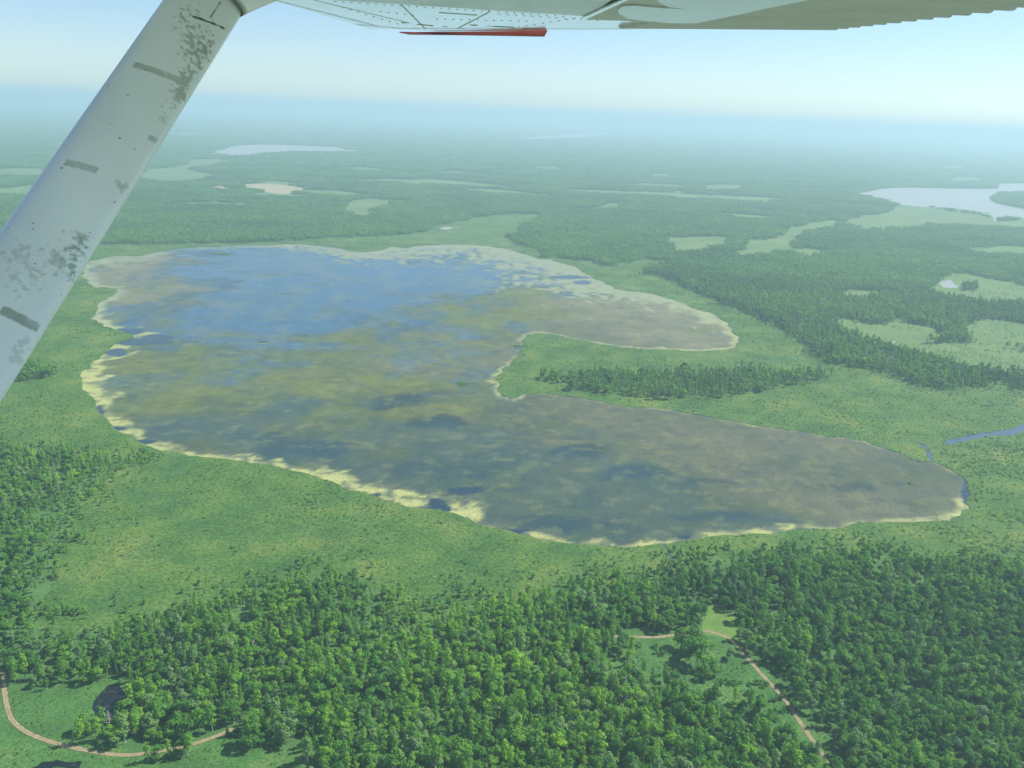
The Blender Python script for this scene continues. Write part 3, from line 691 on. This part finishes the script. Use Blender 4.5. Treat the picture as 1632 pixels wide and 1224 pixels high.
scl = np.concatenate([scl, ss_]); sz = np.concatenate([sz, ss_ * RNG.uniform(.85, 1.2, len(Xs))]); rot = np.concatenate([rot, RNG.uniform(0, 6.28, len(Xs))]); rest = np.concatenate([rest, np.ones(len(Xs), bool)])
fo = scatter('forest', X[rest], Y[rest], (kind * NV + var)[rest], scl[rest], sz[rest], tree_col, rot[rest]); tag(fo, 'dense broadleaf forest covering the land around the marsh', 'forest', kind='stuff')
print('near trees', rest.sum())
# far canopy patches
def far_patches(ya, yb, s, seed, ps):
    W_ = yb * 0.78
    X, Y = jgrid(-W_, W_, ya, yb, s, seed); m, u, v = in_fan(X, Y, 120); X, Y = X[m], Y[m]
    d = np.hypot(X, Y); m = ~open_ground(X, Y)
    for dx, dy in ((10, 0), (-10, 0), (0, 10), (0, -10)): m &= ~open_ground(X + dx * ps, Y + dy * ps)
    return X[m], Y[m]
Xa, Ya = far_patches(NEAR_END + 10, 6000, 27, 11, 1.0); Xb, Yb = far_patches(6000, 15000, 62, 12, 2.0); Xc, Yc = far_patches(15000, 30000, 130, 13, 4.0)
sa = RNG.uniform(.85, 1.1, len(Xa)); sb = np.concatenate([RNG.uniform(2.0, 2.4, len(Xb)), RNG.uniform(4.2, 5.0, len(Xc))])
rr_ = RNG.uniform(0, 6.28, len(sa) + len(sb))
hz = np.concatenate([sa * RNG.uniform(.85, 1.2, len(Xa)), RNG.uniform(.9, 1.5, len(sb))])
ff = scatter('distant_forest', np.concatenate([Xa, Xb, Xc]), np.concatenate([Ya, Yb, Yc]), RNG.integers(0, NP, len(rr_)), np.concatenate([sa, sb]), hz, patch_col, rr_)
tag(ff, 'hazy forest stretching from the far shore to the horizon', 'forest', kind='stuff'); print('patches', len(rr_))

# marsh shrubs and sedge
X, Y = jgrid(-1700, 1900, 480, 2700, 4.2, 21); m, u, v = in_fan(X, Y, 120); X, Y, u, v = X[m], Y[m], u[m], v[m]
dm_ = dist_poly(X, Y, marsh[::2]); m = inside(X, Y, marsh) | (dm_ < 32)
for P in ALLW: m &= ~inside(X, Y, P)
for P in woods: m &= ~inside(X, Y, P)
X, Y, u, v = X[m], Y[m], u[m], v[m]
dens = fbm(X / 55, Y / 55, 401, 4)
right = ((u > 1180) & (v > 560)).astype(float) * .12 + ((u > 1500) & (v > 690)).astype(float) * .25
lawnish = np.exp(-((u - 240) / 110) ** 2 - ((v - 935) / 40) ** 2)
m = RNG.random(len(X)) < np.clip((dens - .32) * 3.2 + right - lawnish * 1.4, 0.04, .95); X, Y, u, v = X[m], Y[m], u[m], v[m]
dens = dens[m]; idx = np.where(RNG.random(len(X)) < .68, RNG.integers(0, 4, len(X)), RNG.integers(4, 6, len(X)))
s = 1.2 * (.28 + .75 * RNG.random(len(X)) ** 2.2) * (0.5 + 1.0 * fbm(X / 50, Y / 50, 431, 3)); s = s * np.where((u > 1500) & (v > 690), 1.4, 1)
sh = scatter('marsh_shrubbery', X, Y, idx, s, s * RNG.uniform(.5, .9, len(X)), shrub_col, RNG.uniform(0, 6.28, len(X)))
tag(sh, 'low shrubs and sedge covering the green marsh round the lake', 'shrubbery', kind='stuff'); print('shrubs', len(X))
# bank vegetation of clearings
X, Y = jgrid(-500, 500, 330, 760, 2.6, 22); m, u, v = in_fan(X, Y, 120); X, Y, u, v = X[m], Y[m], u[m], v[m]
m = np.zeros(len(X), bool)
for P in clears: m |= inside(X, Y, P)
m &= ~inside(X, Y, lawn)
for P in ponds: m &= ~inside(X, Y, P)
for Q in road_lines: m &= dist_poly(X, Y, Q[::4], False) > 3.6
m &= RNG.random(len(X)) < np.clip((fbm(X / 14, Y / 14, 451, 3) - .42) * 2.2, .03, .5); X, Y, u, v = X[m], Y[m], u[m], v[m]
s = RNG.uniform(.25, .7, len(X))
sh = scatter('clearing_undergrowth', X, Y, RNG.integers(0, 6, len(X)), s, s, shrub_col, RNG.uniform(0, 6.28, len(X)))
tag(sh, 'low weeds and undergrowth in the grassy clearings', 'undergrowth', kind='stuff')

# bushes in the road clearing: separate things
BUSH = [(1010,1022),(1020,1030),(1043,1032),(1052,1036),(1048,1042),(1058,1044),(1066,1068),(1075,1072),(1086,1070),(1092,1068),(1098,1072),(1105,1074),(1112,1076),
 (1118,1084),(1146,1086),(1150,1092),(1155,1088),(1164,1090),(1172,1092),(1180,1090),(1196,1092),(1210,1090),(1214,1096),(1220,1092),(1194,1106),(1200,1110),
 (1212,1112),(1216,1120),(1232,1118),(1238,1116),(1236,1132),(1246,1134),(1222,1150),(1228,1146),(1240,1148),(1236,1072),(1242,1078),(1252,1080)]
for q, (a_, b_) in enumerate(BUSH):
    x, y = gp(a_, b_); e = bpy.data.objects.new('bush', None); COL.objects.link(e); e.location = (x, y, GZ - .05)
    s = 1.3 + 0.9 * ((q * 0.37) % 1); e.scale = (s, s, s * 1.15); e.rotation_euler = (0, 0, q * 1.3)
    side = 'right' if a_ > 1188 + (b_ - 1050) * .9 and b_ < 1085 else 'left'
    if side == 'right': zl = 'on the grass strip against the forest beyond the dirt road'
    elif b_ < 1050: zl = 'under the side track at the top of the clearing'
    elif a_ < 1130: zl = 'in the row below the shading tree clump'
    elif b_ < 1100: zl = 'in the middle of the clearing left of the dirt road'
    else: zl = 'at the low narrow end of the clearing near the road'
    tag(e, 'small dark green bush ' + zl, 'bush', 'small dark bushes ' + zl)
    me = bpy.data.meshes.get('bush_leaves_%d' % (q % 4))
    if me is None:
        me = shrub_mesh[q % 4].copy(); me.name = 'bush_leaves_%d' % (q % 4); me.materials.clear(); me.materials.append(LEAF[1])
    o = bpy.data.objects.new('foliage', me); COL.objects.link(o); o.parent = e
# reed islets in the lake
k = N('reed_green'); k.base(k.ramp(k.noise(0.8, 4), [(0.3, (0.05, 0.11, 0.03)), (0.7, (0.10, 0.19, 0.045))]), 0.9); REED = k.m
def islet(a_, b_, rx, ry, h, seed, label):
    x, y = gp(a_, b_, 0); rng = np.random.default_rng(seed); V, Fc = [], []
    for _ in range(int(rx * ry * 3.2) + 40):
        t = rng.uniform(0, 6.28); q = math.sqrt(rng.random()) * (0.85 + .25 * math.sin(3 * t + seed))
        p = np.array([math.cos(t) * q * rx, math.sin(t) * q * ry, 0.0]); hh = h * rng.uniform(.5, 1) * (1.1 - .5 * q * q); tw = rng.uniform(0, 3.14); s = rng.uniform(.3, .7); i = len(V)
        d = np.array([math.cos(tw), math.sin(tw), 0]) * s; ln = np.array([rng.uniform(-.4, .4), rng.uniform(-.4, .4), hh])
        V += [p - d, p + d, p + d * .5 + ln, p - d * .5 + ln]; Fc.append((i, i + 1, i + 2, i + 3))
    o = mesh_obj('reed_islet', V, Fc, SHRUB_MAT[0]); o.location = (x, y, 0.02); tag(o, label, 'reed islet', 'reed islets in the lake')
islet(738, 613, 11, 11, 2.0, 1, 'oval green reed islet in the lake left of the peninsula tip')
islet(420, 545, 13, 5, 1.0, 2, 'thin green reed islet alone in the blue left of the lake')
islet(352, 405, 38, 14, 1.5, 3, 'long green reed islet in the far left corner by the north shore')
islet(920, 440, 10, 8, 1.3, 4, 'small reed islet among pale algae by the far shore bay')
islet(645, 400, 12, 5, 1.2, 5, 'narrow reed islet close to the middle of the far shore')
islet(1450, 771, 2.5, 2.0, 2.2, 6, 'tiny dark reed tuft alone near the lake end by the stream')
islet(824, 552, 7, 7, 1.8, 7, 'small reed tuft just off the peninsula upper bank')

# ------------------------------------------------------------------ aircraft
HW, KW = 0.20, 0.045
def wp(px, py, dz=0.0):
    """point of the wing's lower surface plane seen at a pixel"""
    d = ray(px, py); t = (HW + dz) / (d[2] - KW * d[1]); return np.array([d[0] * t, d[1] * t, CAM[2] + d[2] * t])
k = N('wing_paint')
g = k.attr('grime'); gm = k.ramp(g.outputs['Fac'], [(0.0, (1, 1, 1)), (1.0, (0.16, 0.18, 0.15))])
c = k.mix(1.0, k.ramp(k.noise(9, 5), [(0.3, (0.80, 0.83, 0.81)), (0.7, (0.86, 0.88, 0.86))]), gm, 'MULTIPLY')
k.base(c, 0.12, 0.6); gf = g.outputs['Fac']; k.l(k.math('MULTIPLY_ADD', gf, 0.5, 0.10), k.b.inputs['Roughness']); k.l(k.math('MULTIPLY_ADD', gf, -1.4, 0.7), k.b.inputs['Coat Weight']); k.l(k.math('MULTIPLY_ADD', gf, -0.7, 0.6), k.b.inputs['Specular IOR Level']); k.b.inputs['Coat Roughness'].default_value = 0.05; PAINT = k.m
k = N('strut_paint')
g = k.attr('grime'); gm = k.ramp(g.outputs['Fac'], [(0.0, (1, 1, 1)), (0.45, (0.42, 0.46, 0.40)), (1.0, (0.07, 0.08, 0.07))])
c = k.mix(1.0, k.ramp(k.noise(6, 6, stretch=(1, 1, 1)), [(0.3, (0.86, 0.84, 0.86)), (0.7, (0.92, 0.90, 0.92))]), gm, 'MULTIPLY')
k.base(c, 0.28, 0.5); k.b.inputs['Coat Weight'].default_value = 0.4; k.b.inputs['Coat Roughness'].default_value = 0.2; k.bump(k.noise(40, 3), 0.001, 0.3); STRUT = k.m
k = N('red_paint'); k.base(k.ramp(k.noise(5, 3), [(0.3, (0.22, 0.04, 0.03)), (0.7, (0.28, 0.055, 0.04))]), 0.4); RED = k.m
k = N('aileron_paint'); k.base(k.ramp(k.noise(4, 5), [(0.3, (0.50, 0.49, 0.47)), (0.7, (0.58, 0.57, 0.55))]), 0.45); OLIVE = k.m
k = N('dark_gap'); k.base((0.03, 0.035, 0.03), 0.8); GAP = k.m
plane = bpy.data.objects.new('light_aircraft', None); COL.objects.link(plane); plane.location = (-0.6, 0.9, CAM[2] - 0.9)
tag(plane, 'white high-wing light aircraft seen from its cabin, worn strut and wing underside', 'airplane')
off = np.array(plane.location)
# strut: streamlined tube, grime as a vertex attribute
pT = CAM + ray(327, 8) * 2.10; pB = CAM + ray(-60, 594) * 1.62
ax = pB - pT; Lr = np.linalg.norm(ax); ax /= Lr; pB2 = pB + ax * 0.8; pT2 = pT - ax * 0.07; L2 = np.linalg.norm(pB2 - pT2)
mid = (pT + pB) / 2; view = mid - CAM; view /= np.linalg.norm(view)
wd_ = np.cross(ax, view); wd_ /= np.linalg.norm(wd_)           # across, towards picture right or left
if wd_ @ R_ < 0: wd_ = -wd_
th_ = np.cross(ax, wd_); th_ /= np.linalg.norm(th_)
if th_ @ view > 0: th_ = -th_                                  # th_ points to the viewer
cw, ct = 0.069, 0.026
NS, NA = 900, 150
S = np.linspace(0, 1, NS); A = np.linspace(0, 2 * math.pi, NA)
SS, AA = np.meshgrid(S, A, indexing='ij')
acr = np.cos(AA); nearf = np.sin(AA)
prof = np.sign(nearf) * np.abs(nearf) ** 0.8 * (1 - 0.25 * acr) * ct
P3 = pT2[None, None] + (pB2 - pT2)[None, None] * SS[..., None] + wd_ * (acr * cw)[..., None] + th_ * prof[..., None]
st = grid_mesh('wing_strut', *(P3 - off).transpose(2, 0, 1), STRUT, plane)
su, sv, _ = proj(P3[..., 0], P3[..., 1], P3[..., 2])
m_l = SS * L2; a_m = acr * cw                                    # metres along and across
gr = np.zeros_like(SS)
def stain(along, across, la, lc, thr, amp, seed, sa_=60, sc_=160):
    la *= .62; lc *= .62; e = ((m_l - along) / la) ** 2 + ((a_m - across) / lc) ** 2
    nn = fbm(m_l * sa_ * 2.6 + seed, a_m * sc_ * 0.9 + 50, seed, 6)
    return (.5 * amp) * sstep(thr + .02, thr + .22, nn + .22 * (1 - e)) * (e < 1.6)
def at_px(px_, py_):
    d = (su - px_) ** 2 + (sv - py_) ** 2 + 1e6 * (nearf < 0); i = np.unravel_index(np.argmin(d), d.shape); return m_l[i], a_m[i]
for (a_, b_, la, lc, thr, amp, sd_) in [(318,82,.10,.035,.55,1.0,1),(300,118,.16,.03,.55,.8,2),(288,148,.05,.02,.5,.8,3),(118,408,.07,.03,.52,.9,4),(130,380,.03,.03,.55,.6,5),
                                      (30,405,.05,.05,.58,.5,6),(262,190,.02,.02,.55,.6,7),(40,440,.10,.05,.62,.5,8),(310,62,.12,.05,.60,.8,9),(180,190,.03,.03,.58,.4,10),
                                      (195,296,.02,.02,.5,.6,11),(30,560,.06,.02,.5,.5,12),(90,420,.12,.06,.64,.6,13),(295,30,.10,.05,.66,.8,14)]:
    q_ = at_px(a_, b_); gr = np.maximum(gr, stain(q_[0], q_[1], la, lc, thr, amp, sd_))
gr = np.maximum(gr, 0.9 * sstep(.85, .88, fbm(m_l * 110, a_m * 260, 99, 3)))          # specks
gr = np.maximum(gr, 0.14 * fbm(m_l * 3, a_m * 14, 88, 4))
for (p0, p1, hw_, amp) in [((212,104),(300,136),.0095,.40),((102,258),(156,272),.009,.36),((236,216),(250,226),.007,.42),((0,492),(62,524),.010,.5)]:
    q0, q1 = at_px(*p0), at_px(*p1)
    t = np.clip((a_m - q0[1]) / (q1[1] - q0[1] + 1e-9), 0, 1); c0 = q0[0] + (q1[0] - q0[0]) * t
    inb = (a_m > min(q0[1], q1[1])) & (a_m < max(q0[1], q1[1]))
    gr = np.maximum(gr, amp * inb * (1 - sstep(hw_ * .7, hw_, np.abs(m_l - c0) + .004 * (fbm(m_l * 200, a_m * 200, 7, 2) - .5))) * (.6 + .6 * fbm(m_l * 90, a_m * 90, 71, 3)))
for (p0, p1, hw_, amp) in [((306,26),(360,47),.002,1.0),((336,28),(352,4),.0016,.8)]:
    q0, q1 = at_px(*p0), at_px(*p1); ux, uy = q1[0] - q0[0], q1[1] - q0[1]; LL = ux * ux + uy * uy
    t = np.clip(((m_l - q0[0]) * ux + (a_m - q0[1]) * uy) / LL, 0, 1)
    d = np.hypot(m_l - q0[0] - t * ux, a_m - q0[1] - t * uy) + .004 * (fbm(m_l * 120, a_m * 120, 3, 2) - .5)
    gr = np.maximum(gr, amp * (1 - sstep(hw_ * .6, hw_, d)))
fattr(st, 'grime', np.clip(gr, 0, 1))
# fairing cuff at the strut head, flaring on to the wing
def slab(name, pts, dz, up, mat_, bev=0.0, pts_z=None):
    """closed plate: the pixel outline laid on the wing plane, with real thickness upwards"""
    lo = [wp(x, y, dz) for x, y in pts]; hi = [p + np.array([0, 0, up]) for p in lo]; n = len(pts)
    V = [p - off for p in lo + hi]; Fc = [tuple(range(n)), tuple(range(2 * n - 1, n - 1, -1))] + [(i, (i + 1) % n, n + (i + 1) % n, n + i) for i in range(n)]
    o = mesh_obj(name, V, Fc, mat_, plane); fattr(o, 'grime', np.zeros(2 * n)); return o
V, Fc = [], []
NC, NR = 16, 60
pC = CAM + ray(339, -11) * 2.12
for i in range(NC):
    t = 0.11 * i / (NC - 1); c = pC - ax * t
    for j in range(NR):
        a = 2 * math.pi * j / NR; ca_ = math.cos(a); fl = 0.058 * (t / 0.028) ** 1.25 * max(0, ca_) ** 0.7
        V.append(c + wd_ * ca_ * 0.0715 + (np.array([1.0, 0.1, 0.0]) * .9 + U_ * .25) * fl + th_ * math.sin(a) * (0.029 + t * .12) * (1 + 0 * ca_) - off)
for i in range(NC - 1):
    for j in range(NR): Fc.append((i * NR + j, i * NR + (j + 1) % NR, (i + 1) * NR + (j + 1) % NR, (i + 1) * NR + j))
cf_ = mesh_obj('strut_fairing', V, Fc, STRUT, plane, smooth=True)
fv = np.array(V) + off; cl_ = np.repeat(np.arange(NC), NR); fattr(cf_, 'grime', np.maximum(0.25 * fbm(fv[:, 0] * 30, fv[:, 1] * 30 + fv[:, 2] * 40, 4), .9 * (cl_ == 0)))
# wing: lower skin (fine grid with grime attribute: seams, rivets and the inboard panel's painted-in shade), airfoil thickness above
LE0, LE1 = (405, -8), (600, 46)
def skin(name, quad, nu, nv, mat_, grime_shade_f, dz=0.0, up=0.12, sag=0.0):
    """quad corners a,b (far edge) d,c (near edge) in photo pixels on the wing plane"""
    a, b, c, d = [wp(*q, dz) if not isinstance(q, np.ndarray) else q for q in quad]; u_, v_ = np.meshgrid(np.linspace(0, 1, nu), np.linspace(0, 1, nv), indexing='ij')
    P = (a[None, None] * (1 - u_[..., None]) + b * u_[..., None]) * (1 - v_[..., None]) + (d * (1 - u_[..., None]) + c * u_[..., None]) * v_[..., None]
    P[..., 2] += -sag * 4 * v_ * (1 - v_)
    o = grid_mesh(name, *(P - off).transpose(2, 0, 1), mat_, plane)
    pu_, pv_, _ = proj(P[..., 0], P[..., 1], P[..., 2]); fattr(o, 'grime', grime_shade_f(pu_, pv_).ravel())  # grime also carries the painted-in shade of the inboard panel
    bm = bmesh.new(); bm.from_mesh(o.data)                       # close it into a body with real depth
    be = [e for e in bm.edges if e.is_boundary]; r_ = bmesh.ops.extrude_edge_only(bm, edges=be)
    nvv = [g_ for g_ in r_['geom'] if isinstance(g_, bmesh.types.BMVert)]
    for v__ in nvv: v__.co.z += up
    bmesh.ops.contextual_create(bm, geom=[e for e in bm.edges if e.is_boundary]); bm.to_mesh(o.data); bm.free()
    return o
def seg_d(U, V, p0, p1):
    ux, uy = p1[0] - p0[0], p1[1] - p0[1]; L = ux * ux + uy * uy; t = np.clip(((U - p0[0]) * ux + (V - p0[1]) * uy) / L, 0, 1)
    return np.hypot(U - p0[0] - t * ux, V - p0[1] - t * uy), t * math.sqrt(L)
SEAMS = [((437,0),(600,41),'d'),((500,0),(650,36),'d'),((528,2),(900,26),'r'),((628,-4),(678,46),'s'),((785,-6),(778,20),'s'),((778,20),(728,46),'s'),((540,10),(640,40),'r'),
         ((600,18),(660,24),'r'),((790,22),(960,33),'r'),((700,20),(760,24),'s'),((640,36),(740,46),'g'),((735,39),(860,46),'g'),((820,44),(935,26),'r'),((690,30),(850,34),'r'),((950,24),(1010,0),'s')]
def wing_grime(U, V):
    g = 0.10 * fbm(U / 30, V / 4, 5, 4)
    for (p0, p1, ty) in SEAMS:
        d, s = seg_d(U, V, p0, p1)
        if ty == 's': g = np.maximum(g, .75 * (1 - sstep(.5, 1.3, d)))
        elif ty == 'd': g = np.maximum(g, .8 * (1 - sstep(.4, 1.3, d)) * (np.mod(s, 3.2) < 1.8))
        elif ty == 'r': g = np.maximum(g, .7 * (1 - sstep(.5, 1.2, np.hypot(d, (np.mod(s, 13) - 6.5) / 2))))
        else: g = np.maximum(g, .8 * (1 - sstep(.6, 1.4, d)) * sstep(.45, .55, fbm(U / 12, V / 2, 15, 3)))
    return np.clip(g, 0, 1)
wa, wb, wl = wp(590, 46.5), wp(1120, 46.5), wp(430, -1)
def ext(p, q, y): return p + (q - p) * (y - p[1]) / (q[1] - p[1])
wd = ext(wa, wl, 0.35); wc = np.array([wb[0], 0.35, CAM[2] + HW + KW * 0.35])
wing = skin('wing', (wa, wb, wc, wd), 500, 500, PAINT, wing_grime, 0.0, 0.13)
# near inboard panel band, a little lower, straight lap seam; even darkening paints in its shade
skin('inboard_panel', ((512, -1), (942, 26.5), (1010, -30), (470, -40)), 300, 60, PAINT,
     lambda U, V: np.clip(.34 + .12 * fbm(U / 40, V / 8, 3, 3) + .5 * (1 - sstep(.4, 1.2, np.hypot(seg_d(U, V, (520, 1), (938, 28))[0], (np.mod(U, 13) - 6.5) / 2))), 0, 1), -0.004, 0.003)
slab('wing_tip', [(566, 40), (615, 44), (640, 47), (700, 50.0), (880, 49.0), (1010, 47.5), (1010, 45.5), (640, 44), (570, 38)], 0.0, 0.10, PAINT)
# red edge of the tip hangs below the skin
def tipstrip():
    top = [(636, 50.5), (660, 51), (740, 50.5), (820, 49.5), (873, 48.5)]; bot = [(636, 51.3), (652, 54.2), (740, 55.2), (820, 56.4), (868, 57.2)]
    V = []; 
    for (a_, b_), (c_, d_) in zip(top, bot):
        p = wp(a_, b_, 0.004); dist = np.linalg.norm(p - CAM); q = CAM + ray(c_, d_) * dist; back = np.array([0.0, 0.05, 0.0])
        V += [p, q, q + back, p + back]
    n = len(top); Fc = []
    for i in range(n - 1):
        for j in range(4): Fc.append((4 * i + j, 4 * i + (j + 1) % 4, 4 * (i + 1) + (j + 1) % 4, 4 * (i + 1) + j))
    Fc += [(0, 3, 2, 1), (4 * n - 4, 4 * n - 3, 4 * n - 2, 4 * n - 1)]
    return mesh_obj('wing_tip_edge', [v__ - off for v__ in V], Fc, RED, plane)
tipstrip()
# corrugated aileron, ribs running fore and aft, scalloped trailing edge
def corrugated(name, L0, L1, R0_, R1_, n, nt_, ns_, dz, amp, mat_):
    T, S_ = np.meshgrid(np.linspace(0, 1, nt_), np.linspace(0, 1, ns_), indexing='ij')
    a, b, c, d = wp(*L0, dz), wp(*L1, dz), wp(*R0_, dz), wp(*R1_, dz)
    Lp = a + (b - a) * T[..., None]; Rp = c + (d - c) * T[..., None]
    ph = np.mod(T * n, 1.0); rib = np.abs(np.sin(np.pi * ph)) ** 0.7
    ext = 0.035 * rib * (S_ > .995)
    P = Lp + (Rp - Lp) * (S_ + ext)[..., None]; P[..., 2] -= amp * (rib - .5)
    o = grid_mesh(name, *(P - off).transpose(2, 0, 1), mat_, plane)
    bm = bmesh.new(); bm.from_mesh(o.data); be = [e for e in bm.edges if e.is_boundary]
    r_ = bmesh.ops.extrude_edge_only(bm, edges=be)
    for g_ in r_['geom']:
        if isinstance(g_, bmesh.types.BMVert): g_.co.z += 0.02
    bmesh.ops.contextual_create(bm, geom=[e for e in bm.edges if e.is_boundary]); bm.to_mesh(o.data); bm.free(); return o
corrugated('aileron', (985, 44), (1470, -36), (1312, 46.0), (1760, -6), 15, 400, 40, -0.006, 0.013, OLIVE)
# rounded bays of the lower skin ahead of the aileron, dark recess, bright lip
def bay(name, cx_, cy_, rx, ry, dz, mat_, dep=0.05):
    n, m_ = 40, 12; V, Fc = [], []
    for i in range(m_):
        q = i / (m_ - 1)
        for j in range(n):
            t = 2 * math.pi * j / n; p = wp(cx_ + math.cos(t) * rx * q, cy_ + math.sin(t) * ry * q, dz); p = p - np.array([0, 0, dep * math.sqrt(max(0, 1 - q * q))]); V.append(p - off)
    for i in range(m_ - 1):
        for j in range(n): Fc.append((i * n + j, i * n + (j + 1) % n, (i + 1) * n + (j + 1) % n, (i + 1) * n + j))
    o = mesh_obj(name, V, Fc, mat_, plane, smooth=True); fattr(o, 'grime', np.full(len(V), .22)); return o
slab('aileron_gap', [(928, 31), (1000, -2), (1120, -30), (1420, -30), (1290, 0), (1180, 22), (1100, 37)], -0.008, 0.006, OLIVE)
slab('gap_lip', [(926, 31), (932, 31.5), (1012, -5), (1004, -5)], -0.012, 0.006, PAINT)
for pts in ([(985, 16), (986, 22), (1000, 29.5), (1030, 34), (1070, 37), (1108, 37.5), (1150, 29), (1200, 19), (1180, 16.5), (1120, 16), (1060, 13.5), (1010, 9.5), (992, 10.5)],
            [(1044, -4), (1050, 4), (1065, 11), (1095, 15), (1140, 16.4), (1200, 18), (1250, 8), (1290, 0), (1330, -14), (1200, -26), (1060, -18)]):
    o = slab('aileron_bay_panel', pts, -0.013, 0.004, PAINT); o.data.attributes['grime'].data.foreach_set('value', np.full(len(pts) * 2, .30, np.float32))

# ------------------------------------------------------------------ haze
k = N('haze_air'); pv_ = k.n('ShaderNodeVolumePrincipled')
pv_.inputs['Color'].default_value = (0.56, 0.76, 0.84, 1); pv_.inputs['Density'].default_value = 1.25e-4; pv_.inputs['Anisotropy'].default_value = 0.15
for s_ in ('Density Attribute', 'Color Attribute', 'Temperature Attribute'): pv_.inputs[s_].default_value = ''
k.t.nodes.remove(k.b); k.l(pv_.outputs[0], k.out.inputs['Volume'])
g_ = G + 500; zt, zb = 540.0, -1.5
hz_ = mesh_obj('haze', [(-g_, -g_, zb), (g_, -g_, zb), (g_, g_, zb), (-g_, g_, zb), (-g_, -g_, zt), (g_, -g_, zt), (g_, g_, zt), (-g_, g_, zt)],
               [(3, 2, 1, 0), (4, 5, 6, 7), (0, 1, 5, 4), (1, 2, 6, 5), (2, 3, 7, 6), (3, 0, 4, 7)], k.m)
tag(hz_, 'pale blue summer haze over the land', 'haze', kind='stuff')
